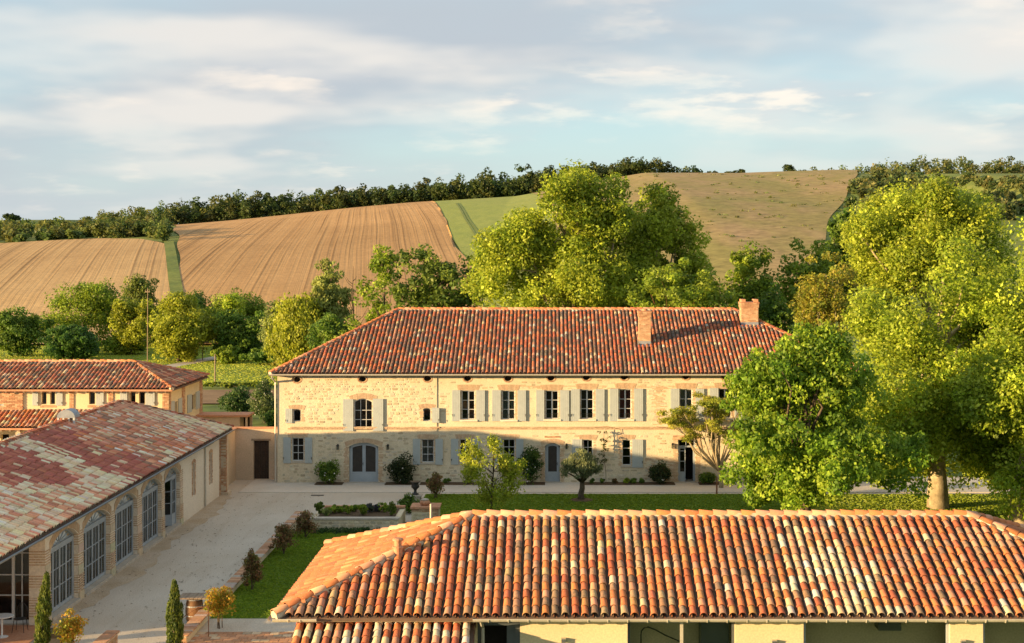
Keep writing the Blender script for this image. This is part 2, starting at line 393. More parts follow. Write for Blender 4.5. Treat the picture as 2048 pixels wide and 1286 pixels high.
def edge(pts, n, ybot=203.0):
    """photo polyline from bottom to top -> plan polyline"""
    P = [hit(x, y)[:2] if i < len(pts)-1 or x < 340 else (PX(x, 592.), 592.) for i, (x, y) in enumerate(pts)]
    x0 = pts[0][0]; P = [((x0-VX)*ybot/F+(0), ybot)]+[p for p in P if p[1] > ybot+5]
    P = np.array(P); t = np.linspace(0, 1, n); d = np.concatenate([[0], np.cumsum(np.hypot(*np.diff(P, axis=0).T))]); d /= d[-1]
    return np.stack([np.interp(t, d, P[:, 0]), np.interp(t, d, P[:, 1])], -1)
def patch(name, left, right, mat, m=60, n=90, dz=.3, topbow=None):
    Lp, Rp = edge(left, n), edge(right, n); u = np.linspace(0, 1, m)[None, :, None]
    k_ = np.arange(n); Lp = Lp+np.stack([.5*np.sin(k_*.37)+.4*np.sin(k_*.21+1), 0*k_], -1)*np.clip(k_/10, 0, 1)[:, None]; Rp = Rp+np.stack([.5*np.sin(k_*.33+2)+.4*np.sin(k_*.17), 0*k_], -1)*np.clip(k_/10, 0, 1)[:, None]
    XY = Lp[:, None]*(1-u)+Rp[:, None]*u
    if topbow is not None:                      # far boundary follows photo points
        T = np.array([hit(*q)[:2] if q[1] else (PX(q[0], 592.), 592.) for q in topbow]); tx = np.interp(np.linspace(0, 1, m), np.linspace(0, 1, len(T)), T[:, 0]); ty = np.interp(np.linspace(0, 1, m), np.linspace(0, 1, len(T)), T[:, 1])
        b = XY[0]; v = np.linspace(0, 1, n)[:, None, None]
        XY = b[None]*(1-v)+np.stack([tx, ty], -1)[None]*v
        XY[:, 0] = Lp; XY[:, -1] = Rp
    return struct(grid_mesh(name, XY, mat, dz))
EDGE_B = [(975, 640), (942, 545), (918, 503), (903, 474), (886, 438), (872, 417), (858, 406)]
patch('tilled_field_west', [(-90, 640), (-90, 560), (-90, 494)], [(352, 640), (345, 560), (337, 492)], M['field_a'], topbow=[(-90, 494), (0, 489), (100, 483), (200, 479), (280, 480), (315, 486), (337, 492)])
patch('tilled_field_east', [(372, 640), (362, 560), (345, 456)], EDGE_B, M['field_b'], m=90, topbow=[(345, 0), (500, 0), (650, 0), (800, 0), (858, 0)])
patch('green_crop_field', EDGE_B, [(1330, 640), (1130, 500), (1047, 395)], M['green_crop'], dz=.22, topbow=[(858, 0), (950, 0), (1047, 0)])
patch('dry_hillside', [(1330, 640), (1130, 500), (1052, 394)], [(1560, 620), (1640, 500), (1740, 358)], M['hill_dry'], m=80, dz=.26, topbow=[(1052, 0), (1150, 0), (1270, 0), (1430, 0), (1600, 0), (1700, 0), (1740, 0)])
def strip(name, pts, w, mat, dz):
    P = np.array([hit(x, y)[:2] for x, y in pts]); t = np.linspace(0, 1, 40); d = np.concatenate([[0], np.cumsum(np.hypot(*np.diff(P, axis=0).T))]); d /= d[-1]
    c = np.stack([np.interp(t, d, P[:, 0]), np.interp(t, d, P[:, 1])], -1)
    return struct(grid_mesh(name, np.stack([c-[w/2, 0], c+[w/2, 0]], 1), mat, dz))
M['tramline'] = pmat('trodden_crop', (.14, .175, .04), (.12, .15, .035), .5)
for dx in (0, 9):
    strip('wheel_track', [(912+dx*.5, 408), (930+dx*.7, 440), (955+dx, 480), (985+dx*1.5, 520), (1010+dx*2, 555)], .3, M['tramline'], .33)
strip('grass_strip', [(337, 484), (341, 505), (346, 540), (349, 562), (355, 600), (360, 640)], 2.2, M['hill_grass'], .36)

# meadow and plots behind the houses (flat valley floor)
sheet('meadow', [(-120, 144, -.2), (70, 144, -.2), (80, 209, -.2), (-150, 209, -.2)], M['meadow'])
sheet('kitchen_plot', [(-33, 127, -.19), (-12, 127, -.19), (-12, 139.5, -.19), (-33, 139.5, -.19)], pmat('bare_plot_soil', (.27, .17, .09), (.2, .12, .06), .3, .95, .5, 6))
sheet('field_track', [(-46.5, 150, -.19), (-44.5, 150, -.19), (-37.5, 190, -.19), (-40.0, 190, -.19)], M['gravel'])
# ---------------------------------------------------------------- courtyard, terrace, lawns
def slab(name, pts, z, mat, bot=-.6):
    mb = MB(); n = len(pts)
    mb.add([(x, y, z) for x, y in pts]+[(x, y, bot) for x, y in pts], [tuple(range(n))]+[(i, n+i, n+(i+1) % n, (i+1) % n) for i in range(n)])
    return struct(mb.build(name, mat))
ZL = .25
slab('courtyard', [(-48, 20), (-11.9, 20), (-11.9, 70.6), (-6.4, 70.6), (-6.4, 77.2), (45, 77.2), (45, 79.1), (-16.4, 79.1), (-16.4, 84.2), (-48, 84.2)], 0.0, M['gravel'])
sh = MB(); rs = random.Random(4); ee = [(-16.35+rs.uniform(-.18, .22)+.25*math.sin(k*.31), 45+k*.6) for k in range(57)]
sh.add([(-17.2, y, .006) for x, y in ee]+[(x, y, .006) for x, y in ee], [(k, 57+k, 58+k, k+1) for k in range(56)]); struct(sh.build('wall_foot_strip', pmat('brown_earth_gravel', (.42, .32, .21), (.48, .39, .29), .8, .95, .5, 20, .1, fine=.4)))
slab('terrace_path', [(-16.4, 79.1), (45, 79.1), (45, 84.5), (-16.4, 84.5)], .035, M['gravel_path'])
slab('lawn', [(-6.4, 20), (60, 20), (60, 77.2), (-6.4, 77.2)], ZL, M['lawn'])
slab('lower_lawn', [(-11.6, 51.1), (-6.402, 51.1), (-6.402, 67.25), (-11.6, 67.25)], ZL-.003, M['lawn'])
slab('gravel_strip', [(-11.6, 49.35), (-6.402, 49.35), (-6.402, 51.098), (-11.6, 51.098)], ZL-.006, M['gravel'])
# terracotta paved terrace in front of the pool house, tile by tile
bt = slab('paved_terrace', [(-11.6, 40), (-6.402, 40), (-6.402, 49.348), (-11.6, 49.348)], ZL-.03, M['mortar_bed'])
pm = MB(); pm.hexa([(-.145, -.145, 0), (.145, -.145, 0), (.145, .145, 0), (-.145, .145, 0), (-.138, -.138, .022), (.138, -.138, .022), (.138, .138, .022), (-.138, .138, .022)])
pme = bpy.data.meshes.new('paving_tile'); pme.from_pydata(pm.v, [], pm.f); pme.materials.append(M['tile_o'])
rp = random.Random(5)
for j in range(8):
    for i in range(17):
        o = bpy.data.objects.new('paving_tile', pme); C.objects.link(o); o.parent = bt
        o.location = (-11.44+i*.302+(.15 if j % 2 else 0), 49.18-j*.302, ZL-.03+rp.uniform(-.002, .003)); o.rotation_euler = (0, 0, R(rp.uniform(-.6, .6)))
        if o.location.x > -6.55: o.location.x -= .15
        k = rp.uniform(.75, 1.2); o.color = (.50*k, .25*k, .13*k, rp.uniform(0, .25)) if rp.random() < .8 else (.52*k, .38*k, .24*k, .1)

# ---------------------------------------------------------------- roofs of canal tiles
def tile_template(w0, w1, L, h=.92, th=.014, n=6, channel=False):
    """cover tile: y up the slope, lower end at y=0; returns verts, quads"""
    V = []; Fq = []
    for k in range(n+1):
        a = math.pi*k/n
        for (r, y, dz) in ((w0/2, 0, .022), (w1/2, L, .0), (w0/2-th, 0, .022)):
            V.append((r*math.cos(a), y, (dz+r*math.sin(a)*h)))
    for k in range(n):
        a, b = 3*k, 3*(k+1)
        Fq.append((a, b, b+1, a+1)); Fq.append((a+2, b+2, b, a))
    V = np.array(V); 
    if channel: V = V.copy(); V[:, 2] = -V[:, 2]*.75
    return V, np.array(Fq)

def slope_tiles(O, U, V, Lu, Lv, pitch, expo, inside, colfn, seed, jit=1.0):
    """list of (origin, u, v, n, rgba) for cover tiles and for channels"""
    rg = random.Random(seed); O, U, V = Vector(O), Vector(U).normalized(), Vector(V).normalized(); Nn = U.cross(V).normalized()
    if Nn.z < 0: Nn = -Nn
    cov, cha = [], []
    nu = int(Lu/pitch)+1; nv = int(math.ceil(Lv/expo))
    for i in range(nu):
        cj = rg.uniform(-.008, .008)*jit; rowoff = rg.uniform(-.03, .03)*jit
        for j in range(nv):
            v = j*expo+(rowoff if j else rowoff*.3)
            for lst, off in ((cov, .5), (cha, 0.0)):
                u = (i+off)*pitch
                if not inside(u, v+expo*.35): continue
                a = R(rg.uniform(-2.2, 2.2)*jit); du = U*math.cos(a)+V*math.sin(a); dv = V*math.cos(a)-U*math.sin(a)
                b = R(rg.uniform(-1.0, 1.0)*jit); dv2 = dv*math.cos(b)+Nn*math.sin(b); dn = du.cross(dv2).normalized()
                if dn.z < 0: dn = -dn
                sc = rg.uniform(.96, 1.04)
                o = O+U*(u+cj+rg.uniform(-.006, .006)*jit)+V*(v+rg.uniform(-.014, .014)*jit)+Nn*rg.uniform(0, .006)
                c = colfn(u, v, rg)
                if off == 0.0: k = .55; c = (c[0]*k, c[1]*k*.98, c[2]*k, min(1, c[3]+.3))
                lst.append((o, du*sc, dv2, dn*sc, c))
    return cov, cha
def join_tiles(name, tiles, tmpl, mat, parent):
    V, Fq = tmpl; n = len(tiles)
    if not n: return None
    O = np.array([t[0] for t in tiles]); A = np.array([t[1] for t in tiles]); B = np.array([t[2] for t in tiles]); D = np.array([t[3] for t in tiles])
    vv = O[:, None]+V[None, :, 0:1]*A[:, None]+V[None, :, 1:2]*B[:, None]+V[None, :, 2:3]*D[:, None]
    ff = Fq[None]+(np.arange(n)*len(V))[:, None, None]
    cc = np.repeat(np.array([t[4] for t in tiles]), len(V), axis=0)
    return stuff(np_mesh(name, vv.reshape(-1, 3), ff.reshape(-1, 4), mat, parent, cc, smooth=True))
def tmpl_mesh(name, tmpl, mat):
    me = bpy.data.meshes.new(name); me.from_pydata(tmpl[0].tolist(), [], tmpl[1].tolist()); me.materials.append(mat)
    me.polygons.foreach_set('use_smooth', [True]*len(me.polygons)); return me
def place_tiles(name, tiles, me, parent):
    for o_, a, b, d, c in tiles:
        o = bpy.data.objects.new(name, me); C.objects.link(o); o.parent = parent
        o.matrix_basis = Matrix(((a.x, b.x, d.x, o_.x), (a.y, b.y, d.y, o_.y), (a.z, b.z, d.z, o_.z), (0, 0, 0, 1))); o.color = c
def ridge_run(parent, p0, p1, me, L, colfn, seed, name='ridge_tile', lift=0.0):
    rg = random.Random(seed); p0, p1 = Vector(p0), Vector(p1); d = (p1-p0); n = max(1, int(round(d.length/L))); b = d.normalized()
    a = Vector((b.y, -b.x, 0)).normalized(); up = a.cross(b)
    if up.z < 0: up = -up; a = -a
    for i in range(n):
        t = rg.uniform(-.012, .012); b2 = (b+a*t).normalized(); a2 = (a-b*t).normalized()
        place_tiles(name, [(p0+d*(i/n)+up*(lift+rg.uniform(0, .012)), a2, b2, up, colfn(0, 0, rg))], me, parent)
def hip_base(parent, x0, x1, y0, y1, ze, r0, r1, mat, name='roof', th=.10):
    mb = MB(); A = [(x0, y0), (x1, y0), (x1, y1), (x0, y1)]
    v = [(x, y, ze-.05) for x, y in A]+[(r0[0], r0[1], r0[2]-.05), (r1[0], r1[1], r1[2]-.05)]+[(x, y, ze-th-.03) for x, y in A]
    along_x = abs(r0[0]-r1[0]) > abs(r0[1]-r1[1])
    if along_x: f = [(0, 1, 5, 4), (1, 2, 5), (2, 3, 4, 5), (3, 0, 4)]
    else: f = [(0, 1, 4), (1, 2, 5, 4), (2, 3, 5), (3, 0, 4, 5)]
    f += [(9, 8, 7, 6), (0, 6, 7, 1), (1, 7, 8, 2), (2, 8, 9, 3), (3, 9, 6, 0)]
    mb.add(v, f); return mb.build(name, mat, parent)
def pick(rg, pal):
    r = rg.random()*sum(p[0] for p in pal)
    for w, c, st in pal:
        r -= w
        if r <= 0: break
    k = rg.uniform(.82, 1.2); return (c[0]*k, c[1]*k*rg.uniform(.94, 1.06), c[2]*k*rg.uniform(.9, 1.1), max(0, min(1, st+rg.uniform(-.25, .25))))
ORANGE, RED, PINK, CREAM, PALE, BROWN, OCHRE = (.48, .165, .062), (.39, .112, .055), (.49, .24, .145), (.56, .435, .275), (.56, .485, .39), (.25, .155, .10), (.45, .225, .085)
DKRED = (.31, .10, .07); GREYT = (.20, .155, .13)
def in_trap(Lu, Lv, lu, ru):        # slope with hips: lu/ru = run of the hip along u at the ridge
    return lambda u, v: lu*v/Lv+.02 < u < Lu-ru*v/Lv-.02 and v < Lv
# ---------------------------------------------------------------- bricks and stones
def brick_col(rg):
    c = rg.choice([(.52, .31, .18), (.54, .34, .20), (.48, .265, .15), (.57, .39, .24), (.45, .235, .135)]); k = rg.uniform(.85, 1.15)
    return (c[0]*k, c[1]*k, c[2]*k)
def brick_pale(rg): return tuple(.55*a+.45*b for a, b in zip(brick_col(rg), (.62, .51, .35)))
def brick_rows(mb, fr, u0, u1, z0, z1, d0, d1, rg, bw=.24, bh=.062, skip=0.0, ragged=0.0, col=brick_col, gap=.012):
    z = z0; j = 0
    while z < z1-.02:
        a = u0+(rg.uniform(-ragged, ragged) if ragged else 0); e = u1+(rg.uniform(-ragged, ragged) if ragged else 0); u = a-(bw/2 if j % 2 else 0)
        while u < e-.03:
            p, q = max(u, a), min(u+bw-.012, e)
            if q-p > .04 and rg.random() >= skip: fbox(mb, fr, p, q, z, min(z+bh-gap, z1), d0, d1+rg.uniform(-.003, .003), col(rg))
            u += bw
        z += bh; j += 1
def brick_arch(mb, fr, u0, u1, zs, rise, h, d0, d1, rg, bw=.062, splay=.55, col=brick_col):
    """fan of bricks over an opening; splay tilts the outer ones"""
    n = max(3, int((u1-u0+.2)/bw)); A = arch_pts(u0-.1, u1+.1, zs, max(rise, .03), n)
    c = (u0+u1)/2
    for (p, q), (s, t) in zip(A[:-1], A[1:]):
        k0 = (p-c)/(u1-u0)*2*splay*h*.5; k1 = (s-c)/(u1-u0)*2*splay*h*.5; g = .006; dd = d1+rg.uniform(-.003, .003)
        P = [(p+g, q), (s-g, t), (s-g+k1, t+h), (p+g+k0, q+h)]
        mb.hexa([fr(P[0][0], P[0][1], d0), fr(P[1][0], P[1][1], d0), fr(P[1][0], P[1][1], dd), fr(P[0][0], P[0][1], dd), fr(P[3][0], P[3][1], d0), fr(P[2][0], P[2][1], d0), fr(P[2][0], P[2][1], dd), fr(P[3][0], P[3][1], dd)], col(rg))
STONES = [(.62, .52, .36), (.58, .48, .32), (.66, .57, .41), (.54, .45, .30), (.62, .54, .40), (.52, .41, .27), (.58, .51, .38)]
def stone_piece(mb, fr, cu, cz, w, h, d, rg, col):
    n = 8; base = []; top = []
    for k in range(n):
        a = 2*math.pi*(k+.5)/n; ex = .55
        x = math.copysign(abs(math.cos(a))**ex, math.cos(a))*w/2*rg.uniform(.86, 1.06); z = math.copysign(abs(math.sin(a))**ex, math.sin(a))*h/2*rg.uniform(.84, 1.06)
        base.append(fr(cu+x, cz+z, -.004)); top.append(fr(cu+x*.82, cz+z*.80, d*rg.uniform(.75, 1.1)))
    mb.add(base+top, [tuple(range(n, 2*n))]+[(k, (k+1) % n, n+(k+1) % n, n+k) for k in range(n)], col)
def rubble(parent, fr, u0, u1, z0, z1, holes, rg, cover, n_single, size=(.2, .46), rows=(.13, .24), dep=(.012, .03), view=None):
    """coursed rubble: the largest pieces single objects, the rest one part"""
    L = []; z = z0
    while z < z1-.06:
        h = rg.uniform(*rows); u = u0+rg.uniform(0, .15)
        while u < u1-.08:
            w = rg.uniform(*size)*(1.25 if rg.random() < .1 else 1)
            cu, cz = u+w/2, z+h/2+rg.uniform(-.02, .02)
            if cu+w/2 < u1 and cz+h/2 < z1 and rg.random() < cover(cu, cz) and not any(a-.02 < cu+w/2 and cu-w/2 < b+.02 and c-.02 < cz+h/2 and cz-h/2 < d+.02 for a, b, c, d in holes):
                L.append((cu, cz, w*.93, h*rg.uniform(.72, .98)))
            u += w
        z += h
    if view: L.sort(key=lambda s: -s[2]*s[3]*view(s[0], s[1]))
    else: L.sort(key=lambda s: -s[2]*s[3])
    rest = MB()
    for i, (cu, cz, w, h) in enumerate(L):
        c = rg.choice(STONES); k = rg.uniform(.84, 1.12); c = (c[0]*k, c[1]*k*rg.uniform(.97, 1.03), c[2]*k)
        if i < n_single:
            m1 = MB(); stone_piece(m1, fr, cu, cz, w, h, rg.uniform(*dep), rg, c); m1.build('stone', M['stone'], parent)
        else: stone_piece(rest, fr, cu, cz, w, h, rg.uniform(*dep), rg, c)
    if rest.v: stuff(rest.build('stonework', M['stone'], parent))

# ---------------------------------------------------------------- window, shutter and door parts
def window(parent, fr, u0, u1, z0, z1, cols, rows, rise=0.0, d=-.16, mat='frame_white', fw=.05, mull=.075, bar=.028, glass='glass', casement=True, curtain=None, name='window'):
    A = arch_pts(u0, u1, z1-rise, rise, 8); mb = MB(); zc = lambda u: (z1 if rise <= 0 else float(np.interp(u, [a[0] for a in A], [a[1] for a in A])))
    fbox(mb, fr, u0, u0+fw, z0, zc(u0+.001), d-.03, d+.03); fbox(mb, fr, u1-fw, u1, z0, zc(u1-.001), d-.03, d+.03); fbox(mb, fr, u0+fw, u1-fw, z0, z0+fw, d-.03, d+.03)
    for (p, q), (s, t) in zip(A[:-1], A[1:]):
        mb.hexa([fr(p, q-fw*1.2, d-.03), fr(s, t-fw*1.2, d-.03), fr(s, t-fw*1.2, d+.031), fr(p, q-fw*1.2, d+.031), fr(p, q, d-.03), fr(s, t, d-.03), fr(s, t, d+.031), fr(p, q, d+.031)])
    us = np.linspace(u0+fw, u1-fw, cols+1); zs = np.linspace(z0+fw, z1-rise*.5-fw, rows+1)
    for i in range(1, cols):
        w = mull if (casement and cols % 2 == 0 and i == cols//2) else bar; fbox(mb, fr, us[i]-w/2, us[i]+w/2, z0+fw, zc(us[i])-fw, d-.025, d+.028)
    for j in range(1, rows): fbox(mb, fr, u0+fw, u1-fw, zs[j]-bar/2, zs[j]+bar/2, d-.02, d+.022)
    w = mb.build(name, M[mat], parent)
    for i in range(cols):
        for j in range(rows):
            g = MB(); tops = [zc(us[i]+.001), zc(us[i+1]-.001)] if j == rows-1 and rise > 0 else [zs[j+1], zs[j+1]]
            e = .01*math.sin(i*3.1+j*1.7+u0)
            g.add([fr(us[i], zs[j], d+e*.3), fr(us[i+1], zs[j], d-e*.3), fr(us[i+1], tops[1], d-e*.2), fr(us[i], tops[0], d+e*.4)], [(0, 1, 2, 3)]); g.build('pane', M[glass], w)
    if curtain:
        g = MB(); n = 14
        for k in range(n):
            a, b = u0+(u1-u0)*k/n, u0+(u1-u0)*(k+1)/n; g.add([fr(a, z0, d-.12-.03*(k % 2)), fr(b, z0, d-.12-.03*((k+1) % 2)), fr(b, z1-rise, d-.12-.03*((k+1) % 2)), fr(a, z1-rise, d-.12-.03*(k % 2))], [(0, 1, 2, 3)])
        g.build('curtain', M[curtain], w)
    return w
def shutter(parent, fr, u0, u1, z0, z1, d=.015, boards=5, mat='shutter', hinge=None, tilt=0.0):
    mb = MB(); bw = (u1-u0)/boards
    for i in range(boards): fbox(mb, fr, u0+i*bw+.004, u0+(i+1)*bw-.004, z0, z1, d+tilt*(i/boards), d+.034+tilt*(i/boards))
    fbox(mb, fr, u0+.003, u1-.003, z0+.012, z1-.012, d+.002, d+.024)
    s = mb.build('shutter', M[mat], parent)
    h = MB(); u = u0+.03 if hinge == 'l' else u1-.03
    for z in (z0+(z1-z0)*.2,): fbox(h, fr, u-.035, u+.035, z, z+.02, d+.04+tilt, d+.055+tilt); fbox(h, fr, u-.01, u+.012, z-.08, z+.05, d+.041+tilt, d+.053+tilt)
    h.build('latch', M['iron'], s)
    return s
def lantern(fr, u, z, label):
    p = fr(u, z, 0); t = thing('wall_lantern', label, 'wall lamp', tuple(p))
    a = MB(); fbox(a, fr, u-.04, u+.04, z+.02, z+.14, 0, .02); fbox(a, fr, u-.012, u+.012, z+.1, z+.125, .02, .12); a.build('bracket', M['iron'], t)
    b = MB(); fbox(b, fr, u-.07, u+.07, z+.07, z+.095, .05, .19); fbox(b, fr, u-.055, u+.055, z-.15, z-.135, .065, .175)
    for du in (-.055, .043):
        for dd in (.065, .163): fbox(b, fr, u+du, u+du+.012, z-.135, z+.07, dd, dd+.012)
    b.build('cage', M['iron'], t); c = MB(); fbox(c, fr, u-.04, u+.04, z-.13, z+.06, .08, .16); c.build('glass_shade', M['glass'], t)
# ---------------------------------------------------------------- main house
def main_house():
    rg = random.Random(11); YW = 82.4; s = F/YW
    U = lambda x: (x-VX)/s; Z = lambda y: H-(y-VY)/s
    hs = thing('main_house', 'long two-storey stone farmhouse with grey shutters, two brick chimneys and hipped tile roof', 'house', (1.0, 90.0, 0))
    fr = Fr((0, YW, 0), (1, 0, 0), (0, -1, 0)); frL = Fr((0, YW-.04, 0), (1, 0, 0), (0, -1, 0))
    XL, XJ, XR, ZT = U(555), U(874), 17.1, 6.02
    ops = []                                # (kind, u0,u1,z0,z1,rise, extra)
    up = [(923, 950, 904, 919, 953, 970, 781, 839), (1004, 1030, 984, 1000, 1036, 1052, 781, 839), (1091, 1117, 1072, 1087, 1121, 1138, 781, 838), (1161, 1187, 1142, 1158, 1192, 1209, 779, 838), (1238, 1263, 1219, 1235, 1269, 1286, 778, 838), (1359, 1385, 1341, 1357, 1392, 1408, 778, 837), (1437, 1463, 1419, 1435, 1470, 1487, 777, 836)]
    for w in up: ops.append((U(w[0]), U(w[1]), Z(w[7]), Z(w[6]), 0.0))
    small = [(586, 602, 818, 843), (846, 862, 816, 842)]
    for a, b, c, d in small: ops.append((U(a), U(b), Z(d), Z(c), .06))
    ops.append((U(708), U(745), Z(860), Z(797), .18))
    low = [(584, 608, 875, 922), (843, 868, 878, 925), (919, 942, 878, 925), (1006, 1030, 878, 925), (1166, 1186, 879, 926), (1244, 1262, 879, 931)]
    for a, b, c, d in low: ops.append((U(a), U(b), Z(d), Z(c), 0.0))
    doors = [(698, 757, 885, .22), (1090, 1120, 886, .17), (1356, 1391, 879, 0.0)]
    for a, b, c, r in doors: ops.append((U(a), U(b), .0, Z(c), r))
    ov = [(594, 759), (725, 758), (855, 757), (935, 757), (1016, 757), (1102, 756), (1173, 755), (1249, 754), (1372, 753), (1450, 753)]
    OW, OH = .205, .15
    for x, y in ov: ops.append((U(x)-OW, U(x)+OW, Z(y)-OH, Z(y)+OH, OH))
    mb = MB()
    for f, a, b in ((frL, XL, XJ), (fr, XJ, XR)):
        wall_panel(mb, f, a, b, -.1, ZT, [o for o in ops if a < o[0] < b], .34)
        for x, y in ov:                     # round the lower half of each oculus
            if not a < U(x) < b: continue
            A = arch_pts(U(x)-OW, U(x)+OW, 0, OH)
            for (p, q), (m, n) in zip(A[:-1], A[1:]):
                mb.add([f(p, Z(y)-q), f(m, Z(y)-n), f(m, Z(y)-OH), f(p, Z(y)-OH)], [(0, 1, 2, 3)]); mb.add([f(p, Z(y)-q), f(m, Z(y)-n), f(m, Z(y)-n, -.34), f(p, Z(y)-q, -.34)], [(0, 1, 2, 3)])
    mb.add([frL(XJ, -.1), frL(XJ, ZT), fr(XJ, ZT), fr(XJ, -.1)], [(0, 1, 2, 3)])
    for f0, f1 in (((XL, YW-.04), (XL, 97.8)), ((XL, 97.8), (XR, 97.8)), ((XR, 97.8), (XR, YW))):
        mb.add([(*f0, -.1), (*f1, -.1), (*f1, ZT), (*f0, ZT)], [(0, 1, 2, 3)])
    wall = mb.build('wall', M['wall_lime'], hs)
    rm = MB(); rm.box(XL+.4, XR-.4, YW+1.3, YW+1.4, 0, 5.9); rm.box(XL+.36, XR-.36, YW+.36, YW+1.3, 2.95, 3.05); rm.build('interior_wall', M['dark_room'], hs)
    # rubble stones
    holes = [(o[0]-.16, o[1]+.16, o[2]-.12, o[3]+.30) for o in ops]
    shut = []
    for w in up: shut += [(w[2], w[3], w[6]-1, 842), (w[4], w[5], w[6]-1, 842)]
    shut += [(571, 585, 817, 846), (864, 879, 815, 845), (686, 707, 797, 862), (746, 767, 797, 862), (567, 582, 874, 927), (610, 625, 874, 927), (826, 841, 878, 929), (871, 886, 878, 929), (902, 917, 878, 929), (944, 959, 878, 929), (989, 1004, 878, 929), (1032, 1047, 878, 929), (1144, 1164, 878, 928), (1264, 1286, 878, 935)]
    holes += [(U(a)-.02, U(b)+.02, Z(d)-.02, Z(c)+.02) for a, b, c, d in shut]
    holes += [(XL-1, XR, Z(861), Z(851))]
    dens = lambda u, z: (.72 if u < XJ else .5) if z > 3.1 else (.6 if u < 4 else .45)
    rubble(wall, frL, XL+.25, XJ-.05, .05, ZT-.05, holes, rg, dens, 190, (.16, .42), (.11, .2), (.006, .018))
    rubble(wall, fr, XJ+.05, XR-.1, .05, ZT-.05, holes, rg, dens, 110, (.2, .5), (.10, .19), (.004, .012))
    # string course: two rows of bricks, brick by brick
    sc = MB(); fbox(sc, fr, XL+.55, XR, Z(858.5), Z(853), 0, .03); course = sc.build('string_course', M['mortar_bed'], hs)
    bmesh_ = []
    for v in range(6):
        m1 = MB(); m1.box(0, .262, -.062, 0, 0, .062, brick_pale(rg)); me = bpy.data.meshes.new('brick'); me.from_pydata(m1.v, [], m1.f)
        at = me.color_attributes.new('tint', 'FLOAT_COLOR', 'POINT'); at.data.foreach_set('color', np.array([(*c, 1) for c in m1.c], dtype=np.float32).ravel()); me.materials.append(M['brick']); bmesh_.append(me)
    for j in range(2):
        u = XL+.58+(.13 if j else 0)
        while u < XR-.3:
            o = bpy.data.objects.new('brick', rg.choice(bmesh_)); C.objects.link(o); o.parent = course
            o.location = (u, (YW-.04 if u < XJ else YW)+rg.uniform(-.004, .004)+(.012 if j == 0 else 0), Z(858.5)+.006+j*.074+rg.uniform(-.002, .002)); u += .274
    # brick surrounds
    bk = MB()
    for i, o in enumerate(ops[:-len(ov)]):
        f = frL if o[0] < XJ else fr; a, b, c, d, r = o; h = .30 if d > 4.3 else .24
        if i == len(ops)-len(ov)-1: brick_rows(bk, f, a-.3, b+.3, d, d+.22, -.004, .008, rg, ragged=.05); 
        else: brick_arch(bk, f, a-.08, b+.08, d-r, r, h, -.004, .012, rg, col=brick_pale)
        jw = .26 if c < .1 else .17
        brick_rows(bk, f, a-jw, a-.004, c, d-r, -.004, .008, rg, ragged=.05, skip=.12, col=brick_pale); brick_rows(bk, f, b+.004, b+jw, c, d-r, -.004, .008, rg, ragged=.05, skip=.12, col=brick_pale)
    brick_rows(bk, fr, U(1040), XR-.2, Z(777.5), Z(771.5), -.004, .006, rg, ragged=.1, skip=.35, col=brick_pale)
    brick_rows(bk, fr, U(1306), U(1330), Z(850), Z(770), -.004, .005, rg, ragged=.12, skip=.45, col=lambda g: tuple(.5*a+.5*b for a, b in zip(brick_col(g), (.62, .50, .33))))
    brick_rows(bk, fr, U(1290), U(1355), Z(966), Z(915), -.004, .005, rg, ragged=.1, skip=.5, col=brick_pale)
    for x, y in ov:                          # brick rings
        f = frL if U(x) < XJ else fr
        for k in range(22):
            a0, a1 = 2*math.pi*k/22+.03, 2*math.pi*(k+1)/22-.03; q = lambda a, e: (U(x)+(OW+e)*math.cos(a), Z(y)+(OH+e)*math.sin(a))
            P = [q(a0, .004), q(a1, .004), q(a1, .075), q(a0, .075)]
            bk.hexa([f(*P[0], -.004), f(*P[1], -.004), f(*P[2], -.004), f(*P[3], -.004), f(*P[0], .014), f(*P[1], .014), f(*P[2], .014), f(*P[3], .014)], brick_col(rg))
    stuff(bk.build('brick_surrounds', M['brick'], wall))
    # upper windows with shutters and sills
    for i, w in enumerate(up):
        a, b, t, q = U(w[0]), U(w[1]), Z(w[6]), Z(w[7])
        window(hs, fr, a, b, q, t, 2, 3, curtain={4: 'curtain_red', 1: 'curtain', 5: 'curtain'}.get(i))
        shutter(hs, fr, U(w[2]), U(w[3]+1.5), Z(842), Z(w[6]-1), hinge='l', tilt=.03); shutter(hs, fr, U(w[4]-1), U(w[5]), Z(842), Z(w[6]-1), hinge='r', tilt=.05)
        sl = MB(); fbox(sl, fr, a-.09, b+.14, q-.10, q-.003, -.2, .10); sl.build('window_sill', M['render'], hs)
        gd = MB(); fbox(gd, fr, a, b, q+.28, q+.295, -.06, -.045)
        for k in range(1, 8): fbox(gd, fr, a+(b-a)*k/8-.005, a+(b-a)*k/8+.005, q+.04, q+.28, -.058, -.047)
        gd.build('guard_rail', M['iron'], hs)
    a, b = U(708), U(745); window(hs, frL, a, b, Z(860), Z(797), 3, 3, .18, casement=False)
    shutter(hs, frL, U(686), U(707), Z(862), Z(798), hinge='l', boards=5, tilt=.03); shutter(hs, frL, U(746), U(767), Z(862), Z(797), hinge='r', boards=5, tilt=.05)
    window(hs, frL, U(586), U(602), Z(843), Z(818), 1, 1, .06, mat='frame'); shutter(hs, frL, U(571), U(585), Z(846), Z(817), boards=4, hinge='l', tilt=.03)
    window(hs, frL, U(846), U(862), Z(842), Z(816), 1, 1, .06, mat='frame'); shutter(hs, frL, U(864), U(879), Z(845), Z(815), boards=4, hinge='r', tilt=.10)
